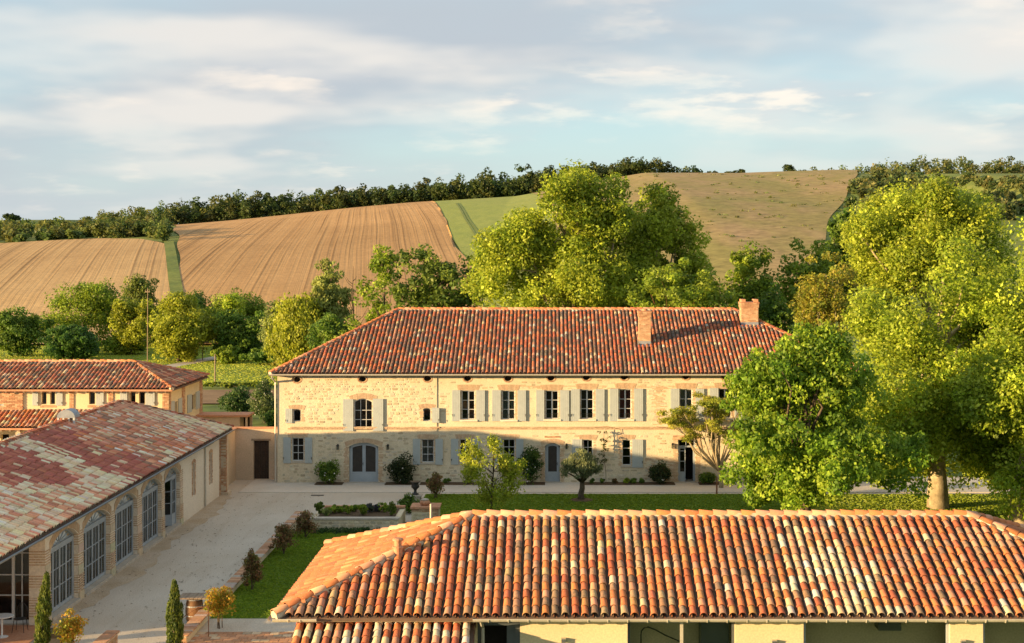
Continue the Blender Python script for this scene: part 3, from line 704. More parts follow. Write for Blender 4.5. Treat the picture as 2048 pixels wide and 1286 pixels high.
    for x, y in ov:
        f = frL if U(x) < XJ else fr; g = MB(); n = 14
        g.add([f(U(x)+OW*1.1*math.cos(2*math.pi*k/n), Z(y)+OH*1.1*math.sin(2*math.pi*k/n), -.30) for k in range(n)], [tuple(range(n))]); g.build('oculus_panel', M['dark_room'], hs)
    # ground floor windows
    lsh = [((567, 582), (610, 625), 2), ((826, 841), (871, 886), 2), ((902, 917), (944, 959), 2), ((989, 1004), (1032, 1047), 2), ((1144, 1164), None, 2), (None, (1264, 1286), 1)]
    for i, ((a, b, c, d), (l, r, nc)) in enumerate(zip(low, lsh)):
        f = frL if U(a) < XJ else fr
        window(hs, f, U(a), U(b), Z(d), Z(c), nc, 3, casement=False, curtain='curtain' if i == 1 else None, mat='frame_white')
        zb, zt = Z(d+4 if i != 5 else 935), Z(c-.5)
        if l: shutter(hs, f, U(l[0]), U(l[1]), zb, zt, boards=4, hinge='l', tilt=.02)
        if r: shutter(hs, f, U(r[0]), U(r[1]), zb, zt, boards=4 if i != 5 else 6, hinge='r', tilt=.04)
        sl = MB(); fbox(sl, f, U(a)-.08, U(b)+.08, Z(d)-.09, Z(d)-.003, -.2, .05); sl.build('window_sill', M['stone2'], hs)
    # doors
    def arched_door(f, x0, x1, ytop, rise, leaves, label):
        a, b, zt = U(x0)+.01, U(x1)-.01, Z(ytop)-.01; d = -.2
        fm = MB(); A = arch_pts(a, b, zt-rise, rise, 10); fw = .075
        fbox(fm, f, a, a+fw, .04, zt-rise, d-.04, d+.04); fbox(fm, f, b-fw, b, .04, zt-rise, d-.04, d+.04)
        for (p, q), (m, n) in zip(A[:-1], A[1:]): fm.hexa([f(p, q-fw*1.3, d-.04), f(m, n-fw*1.3, d-.04), f(m, n-fw*1.3, d+.04), f(p, q-fw*1.3, d+.04), f(p, q, d-.04), f(m, n, d-.04), f(m, n, d+.04), f(p, q, d+.04)])
        dr = fm.build('door', M['frame'], hs); dr['label'] = label
        zc = lambda u: float(np.interp(u, [p[0] for p in A], [p[1] for p in A]))
        us = np.linspace(a+fw, b-fw, leaves+1); st = .085
        for i in range(leaves):
            p, q = us[i]+.004, us[i+1]-.004; lf = MB()
            fbox(lf, f, p, p+st, .05, zc(p+st)-fw, d-.02, d+.03); fbox(lf, f, q-st, q, .05, zc(q-st)-fw, d-.02, d+.03)
            fbox(lf, f, p+st, q-st, .05, .15, d-.02, d+.029); fbox(lf, f, p+st, q-st, .15, .52, d-.012, d+.016); fbox(lf, f, p+st, q-st, .52, .60, d-.02, d+.031)
            n = 6
            for k in range(n):
                m, e = p+(q-p)*k/n, p+(q-p)*(k+1)/n; lf.hexa([f(m, zc(m)-fw*2.1, d-.02), f(e, zc(e)-fw*2.1, d-.02), f(e, zc(e)-fw*2.1, d+.028), f(m, zc(m)-fw*2.1, d+.028), f(m, zc(m)-fw*.9, d-.02), f(e, zc(e)-fw*.9, d-.02), f(e, zc(e)-fw*.9, d+.028), f(m, zc(m)-fw*.9, d+.028)])
            lf.build('door_leaf', M['frame'], dr)
            g = MB()
            for k in range(n):
                m, e = p+st+(q-p-2*st)*k/n, p+st+(q-p-2*st)*(k+1)/n; g.add([f(m, .58, d), f(e, .58, d), f(e, zc(e)-fw*1.8, d), f(m, zc(m)-fw*1.8, d)], [(0, 1, 2, 3)])
            g.build('mesh_panel', M['screen'], dr)
        hd = MB(); u = us[1]-.05 if leaves == 2 else us[1]-.06; fbox(hd, f, u-.012, u+.012, .95, 1.12, d+.03, d+.05); fbox(hd, f, u-.08, u+.01, 1.04, 1.06, d+.05, d+.07); hd.build('handle', M['iron'], dr)
    arched_door(frL, 698, 757, 885, .22, 2, 'blue-grey arched double door with dark panels')
    arched_door(fr, 1090, 1120, 886, .17, 1, 'blue-grey arched single door with dark panel')
    a, b, zt = U(1356)+.01, U(1391)-.01, Z(879)-.01; d = -.2; fm = MB(); zm = Z(893.5)
    fbox(fm, fr, a, a+.06, .04, zt, d-.04, d+.04); fbox(fm, fr, b-.06, b, .04, zt, d-.04, d+.04); fbox(fm, fr, a+.06, b-.06, zt-.05, zt, d-.04, d+.039); fbox(fm, fr, a+.06, b-.06, zm-.05, zm+.05, d-.04, d+.041); fbox(fm, fr, (a+b)/2-.05, (a+b)/2-.02, zm+.05, zt-.05, d-.03, d+.03)
    dr = fm.build('door', M['frame'], hs); dr['label'] = 'glazed double door with its right leaf open'
    m = U(1371.5); lf = MB(); fbox(lf, fr, a+.062, a+.12, .05, zm-.05, d-.02, d+.03); fbox(lf, fr, m-.06, m, .05, zm-.05, d-.02, d+.03)
    zz = [.05, .50, .60, 1.15, 1.19, 1.72, 1.76, zm-.12, zm-.05]
    fbox(lf, fr, a+.12, m-.06, .05, .60, d-.015, d+.02)
    for k in (3, 5, 7): fbox(lf, fr, a+.12, m-.06, zz[k], zz[k+1], d-.015, d+.025)
    lf.build('door_leaf', M['frame'], dr)
    for z0, z1 in ((.6, 1.15), (1.19, 1.72), (1.76, zm-.12)):
        g = MB(); g.add([fr(a+.12, z0, d), fr(m-.06, z0, d), fr(m-.06, z1, d), fr(a+.12, z1, d)], [(0, 1, 2, 3)]); g.build('pane', M['glass'], dr)
    for p, q in ((a+.06, (a+b)/2-.05), ((a+b)/2-.02, b-.06)):
        g = MB(); g.add([fr(p, zm+.05, d), fr(q, zm+.05, d), fr(q, zt-.05, d), fr(p, zt-.05, d)], [(0, 1, 2, 3)]); g.build('pane', M['glass'], dr)
    ol = MB(); fo = Fr(fr(b-.07, 0, d-.03), (.18, .98, 0), (-.98, .18, 0))
    for u0_, u1_, z0, z1 in ((0, .07, .05, zm-.06), (.5, .57, .05, zm-.06), (.07, .5, .05, .6), (.07, .5, zm-.14, zm-.06), (.07, .5, 1.15, 1.19), (.07, .5, 1.72, 1.76)): fbox(ol, fo, u0_, u1_, z0, z1, 0, .04)
    ol.build('open_leaf', M['frame'], dr)
    for x0, x1 in ((1090, 1120), (698, 757), (1356, 1391)):
        t = MB(); f = frL if x0 < 874 else fr; fbox(t, f, U(x0)-.1, U(x1)+.1, -.05, .06, -.34, .18); t.build('door_step', M['stone2'], hs)
    # plaque slot of bricks over the single door
    pb = MB(); brick_rows(pb, fr, U(1089), U(1120), Z(875), Z(871.5), -.004, .03, rg, bh=.05); stuff(pb.build('brick_band', M['brick'], wall))
    # roof
    x0, x1, y0, y1, ze = -15.29, 17.47, 81.9, 98.3, 6.05; r0, r1 = (-9.1, 90.1, 9.2), (11.02, 90.1, 9.2)
    rf = hip_base(hs, x0, x1, y0, y1, ze, r0, r1, M['roof_deck'])
    V = Vector((0, 8.2, 3.15)); Lv = V.length
    def col(u, v, g):
        n = .5+.5*math.sin(u*.9+math.sin(v*1.3)*1.2)*math.cos(u*.23+v*.5)
        dk = .9+.9*n+(1.1 if u < 9 else (.25 if u > 23 else .6))
        return pick(g, [(1.6, (.36, .10, .055), .3), (1.1, (.44, .14, .06), .3), (.9, (.42, .20, .13), .4), (.30, (.5, .37, .22), .6), (.22, (.5, .43, .35), .6), (1.1*dk, (.24, .11, .08), .85), (.6*dk, (.17, .125, .105), .95)])
    cov, cha = slope_tiles((x0, y0, ze), (1, 0, 0), V, x1-x0, Lv, .23, .365, in_trap(x1-x0, Lv, 6.19, 6.45), col, 21)
    ch = [((0, 0))]
    chim = ((5.08, 5.73, 85.4, 86.2), (11.22, 12.2, 87.9, 88.8))
    cov = [t for t in cov if not any(a < t[0].x < b and c-.1 < t[0].y < d for a, b, c, d in chim)]
    join_tiles('roof_tiles', cov, tile_template(.185, .15, .45, n=5), M['tile'], rf); join_tiles('channel_tiles', cha, tile_template(.19, .19, .40, n=4, channel=True), M['tile'], rf)
    for O, Ud, Vd, lu, ll, sd_ in (((x0, y1, ze), (0, -1, 0), (6.19, 0, 3.15), y1-y0, 0, 22), ((x1, y0, ze), (0, 1, 0), (-6.45, 0, 3.15), y1-y0, 0, 23)):
        Lh = Vector(Vd).length; c2, h2 = slope_tiles(O, Ud, Vd, lu, Lh, .23, .365, in_trap(lu, Lh, 8.2, 8.2), col, sd_)
        join_tiles('roof_tiles', c2, tile_template(.185, .15, .45, n=4), M['tile'], rf)
    me = tmpl_mesh('ridge_tile', tile_template(.25, .21, .46, n=6), M['tile_o'])
    rc = lambda u, v, g: pick(g, [(2, ORANGE, .1), (2, PINK, .1), (1, RED, .2)])
    ridge_run(rf, r0, r1, me, .39, rc, 31, lift=.03)
    for p, q in (((x0, y0, ze), r0), ((x1, y0, ze), r1), ((x0, y1, ze), r0), ((x1, y1, ze), r1)): ridge_run(rf, p, q, me, .39, rc, 32, lift=.04)
    bd = MB()
    for p, q in ((r0, r1), ((x0, y0, ze), r0), ((x1, y0, ze), r1)): bd.tube([Vector(p)+Vector((0, 0, .0)), Vector(q)+Vector((0, 0, .0))], .125, 8)
    bd.build('ridge_mortar', M['mortar_bed'], rf)
    # eaves gutter, brackets, down pipe
    gt = MB(); n = 8; vs = []
    for xx in (x0-.05, x1+.05):
        for k in range(n+1):
            a = math.pi+math.pi*k/n; vs.append((xx, y0-.07+.085*math.cos(a), ze-.03+.085*math.sin(a)))
    gt.add(vs, [(k, k+1, n+1+k+1, n+1+k) for k in range(n)]); gt.add([vs[k] for k in range(n+1)], [tuple(range(n+1))]); gt.tube([(x0-.05, y0-.155, ze-.03), (x1+.05, y0-.155, ze-.03)], .014, 6)
    g = gt.build('gutter', M['gutter'], hs)
    ev = MB(); ev.box(x0+.1, x1-.1, y0+.02, YW-.03, ze-.13, ze-.10); ev.build('eaves_board', M['wood'], hs)
    xp = U(551.5); dp = MB(); dp.tube([(x0+.12, y0-.07, ze-.12), (x0+.14, y0+.02, ze-.28), (xp, YW-.08, ze-.48), (xp, YW-.08, ze-.6), (xp, YW-.08, .05)], .05, 8); dp.build('down_pipe', M['gutter'], hs)
    # chimneys
    for k, (a, b, c, d) in enumerate(chim):
        zb = ze+(c-y0)*.384; zt = (9.30, 9.72)[k]; cm = MB(); cm.box(a, b, c, d, zb-.4, zt-.02); ch = cm.build('chimney', M['mortar_bed'], hs)
        bk = MB()
        for f, w in ((Fr((a, c, 0), (1, 0, 0), (0, -1, 0)), b-a), (Fr((a, d, 0), (0, -1, 0), (-1, 0, 0)), d-c), (Fr((b, c, 0), (0, 1, 0), (1, 0, 0)), d-c)):
            brick_rows(bk, f, .0, w, zb+.22, zt-.30, -.004, .012, rg, bh=.07); brick_rows(bk, f, -.03, w+.03, zt-.30, zt-.08, -.004, .05, rg, bh=.07); brick_rows(bk, f, -.055, w+.055, zt-.08, zt, -.004, .075, rg, bh=.075)
        stuff(bk.build('brickwork', M['brick'], ch))
        tp = MB(); tp.box(a-.06, b+.06, c-.07, d+.06, zt, zt+.03)
        if k == 1:
            for xx in (a, b-.24): tp.box(xx, xx+.24, c, d, zt+.03, zt+.19)
        else: tp.lathe(((a+b)/2, (c+d)/2, zt+.03), [(.17, 0), (.16, .1), (.12, .12)], 10)
        tp.build('chimney_cap', M['terracotta'], ch)
        fl = MB(); e = .012; fl.box(a-e, b+e, c-e-.02, d+e, zb-.12, zb+.22); fl.add([(a-.12, c-.3, zb-.075), (b+.12, c-.3, zb-.075), (b+.12, c, zb+.04), (a-.12, c, zb+.04)], [(0, 1, 2, 3)]); fl.build('flashing', M['lead'], ch)
    # iron wires and anchor bars on the facade
    wr = MB(); wr.tube([fr(U(1190), Z(854), .06), fr(U(1215), Z(853), .07), fr(U(1240), Z(858), .06), fr(U(1244), Z(868), .03)], .012, 5)
    wr.tube([fr(U(1313), Z(853), .07), fr(U(1345), Z(857), .07), fr(U(1480), Z(860), .07)], .012, 5); wr.build('vine_wire', M['rust'], hs)
    for x, y, l in ((676, 893, 'small black lantern left of the arched double door'), (776, 893, 'small black lantern right of the arched double door'), (1133, 892, 'small black lantern beside the arched single door'), (1345, 891, 'small black lantern left of the open glazed door')):
        lantern(frL if x < 874 else fr, U(x), Z(y)-.0, l)
M['stone2'] = pmat('grey_limestone', (.48, .42, .34), (.40, .35, .28), 3, .9, .3, 25, .2)
main_house()
# ---------------------------------------------------------------- pool house in the foreground
def pool_house():
    rg = random.Random(7); x0, x1, y0, y1, ze = -6.99, 16.6, 38.0, 47.1, 3.52; r0, r1 = (-2.2, 42.55, 5.25), (11.84, 42.55, 5.25)
    hs = thing('pool_house', 'low cream building in the foreground under a hipped orange tile roof', 'house', (5, 42.5, ZL))
    YW = 38.5; s = F/YW; U = lambda x: (x-VX)/s; Z = lambda y: H-(y-VY)/s
    fr = Fr((0, YW, 0), (1, 0, 0), (0, -1, 0)); zt = 3.40; zh = Z(1239)
    ops = [(U(955), U(1040), .3, zh, 0), (U(1255), U(1470), .3, zh, 0), (U(1607), U(1900), .3, zh, 0), (U(1966), U(2160), .3, zh, 0)]
    mb = MB(); wall_panel(mb, fr, -6.45, 16.1, ZL-.3, zt, ops, .28)
    for a, b in (((-6.45, YW), (-6.45, 46.6)), ((-6.45, 46.6), (16.1, 46.6)), ((16.1, 46.6), (16.1, YW))): mb.add([(*a, ZL-.3), (*b, ZL-.3), (*b, zt), (*a, zt)], [(0, 1, 2, 3)])
    mb.build('wall', M['render_cream'], hs)
    it = MB(); it.box(-6.2, 15.9, 39.6, 39.7, ZL, zt); it.build('interior_wall', M['render_cream'], hs)  # cream partition added close behind the glass so the glazing looks brighter
    fl = MB(); fl.box(-6.2, 15.9, YW+.05, 39.9, ZL, ZL+.02); fl.build('floor', M['stone2'], hs)
    def glazed(a, b, posts, name, mat='frame_dark', pm='frame_dark'):
        f = MB(); d = -.14
        fbox(f, fr, a, a+.07, .3, zh, d-.05, d+.05); fbox(f, fr, b-.07, b, .3, zh, d-.05, d+.05); fbox(f, fr, a+.07, b-.07, zh-.06, zh, d-.05, d+.049)
        w = f.build(name, M[mat], hs); es = [a+.07]+posts+[b-.07]
        for p in posts:
            q = MB(); fbox(q, fr, p-.04, p+.04, .3, zh-.06, d-.04, d+.045); q.build('post', M[pm], w)
        for p, q in zip(es[:-1], es[1:]):
            g = MB(); g.add([fr(p, .3, d), fr(q, .3, d), fr(q, zh-.06, d), fr(p, zh-.06, d)], [(0, 1, 2, 3)]); g.build('pane', M['glass_clear'], w)
        return w
    glazed(U(1255), U(1470), [U(1364)], 'glazed_door', 'frame_dark', 'gutter'); glazed(U(1607), U(1900), [], 'glazed_door', 'frame', 'frame'); glazed(U(1966), U(2160), [], 'glazed_door', 'frame', 'frame')
    f = MB(); a, b = U(955), U(1040); d = -.12
    fbox(f, fr, a, a+.13, .3, zh, d-.05, d+.05); fbox(f, fr, b-.13, b, .3, zh, d-.05, d+.05); fbox(f, fr, a+.13, b-.13, zh-.17, zh, d-.05, d+.049)
    w = f.build('door', M['frame_dark'], hs); q = MB(); m = a+.13+.62; fbox(q, fr, m, b-.13, .3, zh-.17, d-.03, d+.02); q.build('door_leaf', M['frame_dark'], w)
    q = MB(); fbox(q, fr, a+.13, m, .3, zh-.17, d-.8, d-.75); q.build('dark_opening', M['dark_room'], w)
    # hanging dark cabinets and shelf seen through the glass
    it = MB(); it.box(U(1766), U(1812), 39.0, 39.5, 2.9, 3.38); it.box(U(1405), U(1462), 38.95, 39.5, 2.2, 3.38); it.build('extractor_hood', M['frame_dark'], hs)
    it = MB(); it.box(U(1580), U(1930), 39.53, 39.59, 3.0, 3.03); it.box(U(1230), U(1425), 39.53, 39.59, 2.97, 3.0); it.build('wall_rail', M['frame_white'], hs)
    al = thing('arc_lamp', 'thin black curved lamp behind the glass of the pool house', 'lamp', (U(1282), 39.15, ZL+.02))
    mb = MB(); X = lambda x: PX(x, 39.15); Zq = lambda y: PZ(y, 39.15); mb.tube([(X(1282), 39.15, ZL+.02), (X(1282), 39.15, Zq(1270)), (X(1283), 39.15, Zq(1262)), (X(1288), 39.15, Zq(1256)), (X(1296), 39.15, Zq(1254)), (X(1310), 39.15, Zq(1259)), (X(1330), 39.15, Zq(1270)), (X(1362), 39.15, Zq(1284))], .02, 6); mb.build('arm', M['iron'], al)
    mb = MB(); mb.lathe((X(1282), 39.15, ZL+.02), [(.16, 0), (.16, .03), (.03, .04)], 14); mb.build('base', M['iron'], al)
    mb = MB(); mb.lathe((X(1364), 39.15, Zq(1300)), [(.16, 0), (.13, .1), (.03, .16)], 14); mb.build('lamp_shade', M['iron'], al)
    # roof
    rf = hip_base(hs, x0, x1, y0, y1, ze, r0, r1, M['roof_deck'])
    V = Vector((0, 4.55, 1.73)); Lv = V.length
    def col(u, v, g):
        X = x0+u; c0 = 7.9-.25*v; w = max(0, 1-abs(X-c0)/(1.75-.12*v))*(1 if v < 3.9 else .3)
        if g.random() < w*.95: return pick(g, [(3, CREAM, .2), (1.3, PALE, .15), (1.6, (.56, .37, .22), .2), (.6, PINK, .15), (.3, OCHRE, .3)])
        old = .55 if -2 < X < 5.6 else .3
        return pick(g, [(2.6, ORANGE, .06), (1.6, RED, .08), (1.5, PINK, .1), (.5, OCHRE, .35), (.25, CREAM, .3), (.10, PALE, .15), (2.4*old, (.38, .20, .12), .8), (1.0*old, BROWN, .9), (.7*old, (.40, .27, .15), .7)])
    T = tile_template(.205, .168, .44, n=8); TC = tile_template(.21, .21, .42, n=5, channel=True)
    cov, cha = slope_tiles((x0, y0, ze), (1, 0, 0), V, x1-x0, Lv, .25, .348, in_trap(x1-x0, Lv, 4.79, 4.76), col, 41)
    # the 300 tiles that show largest are single objects
    cov.sort(key=lambda t: t[0].y+(100 if PX(2070, t[0].y) < t[0].x else 0))
    me = tmpl_mesh('roof_tile', T, M['tile_o']); place_tiles('roof_tile', cov[:300], me, rf)
    join_tiles('roof_tiles', cov[300:], T, M['tile'], rf); join_tiles('channel_tiles', cha, TC, M['tile'], rf)
    def colw(u, v, g): return pick(g, [(2.6, (.36, .125, .05), .15), (2.0, (.39, .15, .065), .15), (1.0, (.36, .12, .055), .15), (.8, (.42, .20, .10), .1), (.25, (.46, .29, .15), .1), (.3, (.38, .18, .06), .3)])
    for O, Ud, Vd, s_ in (((x0, y1, ze), (0, -1, 0), (4.79, 0, 1.73), 42), ((x1, y0, ze), (0, 1, 0), (-4.76, 0, 1.73), 43)):
        Lh = Vector(Vd).length; c2, h2 = slope_tiles(O, Ud, Vd, y1-y0, Lh, .25, .348, in_trap(y1-y0, Lh, 4.55, 4.55), colw, s_)
        join_tiles('roof_tiles', c2, T, M['tile'], rf); join_tiles('channel_tiles', h2, TC, M['tile'], rf)
    mr = tmpl_mesh('ridge_tile', tile_template(.27, .23, .46, n=9), M['tile_o']); rc = lambda u, v, g: pick(g, [(3, ORANGE, .03), (2, PINK, .03), (1, (.56, .30, .18), .03)])
    ridge_run(rf, r0, r1, mr, .40, rc, 51, lift=.035)
    for p, q in (((x0, y0, ze), r0), ((x1, y0, ze), r1), ((x0, y1, ze), r0), ((x1, y1, ze), r1)): ridge_run(rf, p, q, mr, .40, rc, 52, lift=.05)
    bd = MB()
    for p, q in ((r0, r1), ((x0, y0, ze), r0), ((x1, y0, ze), r1)): bd.tube([Vector(p), Vector(q)], .145, 8)
    bd.build('ridge_mortar', M['mortar_bed'], rf)
    # gutter with brackets
    def gutter(a, b, nb):
        gt = MB(); n = 8; vs = []; zc = ze-.045
        for xx in (a, b):
            for k in range(n+1):
                t = math.pi+math.pi*k/n; vs.append((xx, y0-.075+.085*math.cos(t), zc+.085*math.sin(t)))
        gt.add(vs, [(k, k+1, n+2+k, n+1+k) for k in range(n)]); gt.add(vs[:n+1], [tuple(range(n+1))]); gt.add(vs[n+1:], [tuple(range(n+1))]); gt.tube([(a, y0-.16, zc), (b, y0-.16, zc)], .013, 6)
        g = gt.build('gutter', M['gutter'], hs)
        for i in range(nb):
            xx = a+.4+(b-a-.5)*i/nb; bk = MB(); P = [(xx, y0-.075+.093*math.cos(math.pi+math.pi*k/8), zc+.093*math.sin(math.pi+math.pi*k/8)) for k in range(9)]; bk.tube(P, .011, 5); bk.build('bracket', M['gutter'], g)
    gutter(-1.95, x1+.03, 36); gutter(x0-.02, -5.9, 2)
    sg = MB(); vs = []; n = 8
    for yy in (y0-.05, y1):
        for k in range(n+1):
            t = math.pi+math.pi*k/n; vs.append((x0-.075+.085*math.cos(t), yy, ze-.045+.085*math.sin(t)))
    sg.add(vs, [(k, k+1, n+2+k, n+1+k) for k in range(n)]); sg.build('side_gutter', M['gutter'], hs)
    ev = MB(); ev.box(x0+.08, x1-.08, y0+.02, YW-.01, ze-.14, ze-.115); ev.build('eaves_board', M['render_cream'], hs)
    dp = MB(); dp.tube([(-1.75, y0-.05, ze-.1), (-1.73, y0+.15, ze-.25), (-1.72, YW-.06, ze-.4), (-1.72, YW-.06, ZL)], .045, 8); dp.build('down_pipe', M['gutter'], hs)
    # flue pot and vent pipe on the hip slope
    px, pz = PX(796, 40.6), 0; zz = lambda X: ze+(X-x0)*1.73/4.79
    mb = MB(); zb = zz(px)-.05; mb.lathe((px, 40.6, zb), [(.13, 0), (.12, .22), (.15, .23), (.15, .27), (.10, .28), (.10, .42), (.15, .43), (.15, .47), (.11, .5)], 14); mb.build('flue_pot', M['terracotta'], rf)
    vx = PX(866, 45.0); mb = MB(); mb.tube([(vx, 44.2, zz(vx)-.3), (vx, 44.2, PZ(1008, 44.2))], .03, 8); mb.build('vent_pipe', M['pipe_cream'], rf)
    # wall lights
    for x, l in ((1127, 'small dark cube wall light on the shaded part of the cream wall'), (1548, 'small cube wall light on the sunlit cream wall between the glazed doors'), (1925, 'small cube wall light on the narrow cream pier at the right')):
        y = 1276 if x < 1500 else 1280; c = fr(U(x), Z(y+4)); t = thing('wall_light', l, 'wall lamp', tuple(c))
        mb = MB(); fbox(mb, fr, U(x)-.055, U(x)+.055, Z(y+8), Z(y), .0, .11); mb.build('housing', M['frame_dark'], t); mb = MB(); fbox(mb, fr, U(x)-.065, U(x)+.065, Z(y), Z(y)+.012, .0, .12); mb.build('top_plate', M['gutter'], t)
    # lean-to with its own tile roof at the left
    lt = thing('lean_to', 'small lean-to with striped pale and red tiles below the orange roof', 'lean-to', (-4.2, 37.2, ZL))
    a, b = -6.5, -1.92; zt2, zb2, yt, yb = 3.28, 2.42, 38.45, 36.0
    mb = MB(); mb.add([(a, yb, zb2-.06), (b, yb, zb2-.06), (b, yt, zt2-.06), (a, yt, zt2-.06), (a, yb, zb2-.14), (b, yb, zb2-.14), (b, yt, zt2-.14), (a, yt, zt2-.14)], [(0, 1, 2, 3), (7, 6, 5, 4), (0, 4, 5, 1), (1, 5, 6, 2), (2, 6, 7, 3), (3, 7, 4, 0)]); rf2 = mb.build('roof', M['roof_deck'], lt)
    V = Vector((0, yt-yb, zt2-zb2)); Lv = V.length
    cl = lambda u, v, g: pick(g, [(1.3, PALE, .25), (.9, CREAM, .25), (2.2, RED, .15), (1.4, PINK, .15), (.8, (.36, .19, .10), .6), (.5, ORANGE, .1)])
    c2, h2 = slope_tiles((a, yb, zb2), (1, 0, 0), V, b-a, Lv, .25, .30, lambda u, v: .05 < u < b-a-.05 and v < Lv, cl, 61)
    place_tiles('roof_tile', c2, me, rf2); join_tiles('channel_tiles', h2, TC, M['tile'], rf2)
    mb = MB(); mb.box(a+.15, a+.4, yb+.2, yb+.45, ZL-.1, zb2-.05); mb.box(b-.4, b-.15, yb+.2, yb+.45, ZL-.1, zb2-.05); mb.build('pier', M['render_cream'], lt)
    mb = MB(); mb.add([(b-.12, yb+.3, ZL), (b-.12, YW-.005, ZL), (b-.12, YW-.005, zt2-.15), (b-.12, yb+.3, zb2-.10)], [(0, 1, 2, 3)]); mb.add([(a+.12, yb+.3, ZL), (a+.12, YW-.005, ZL), (a+.12, YW-.005, zt2-.15), (a+.12, yb+.3, zb2-.10)], [(0, 1, 2, 3)]); mb.build('side_wall', M['render_cream'], lt)
pool_house()
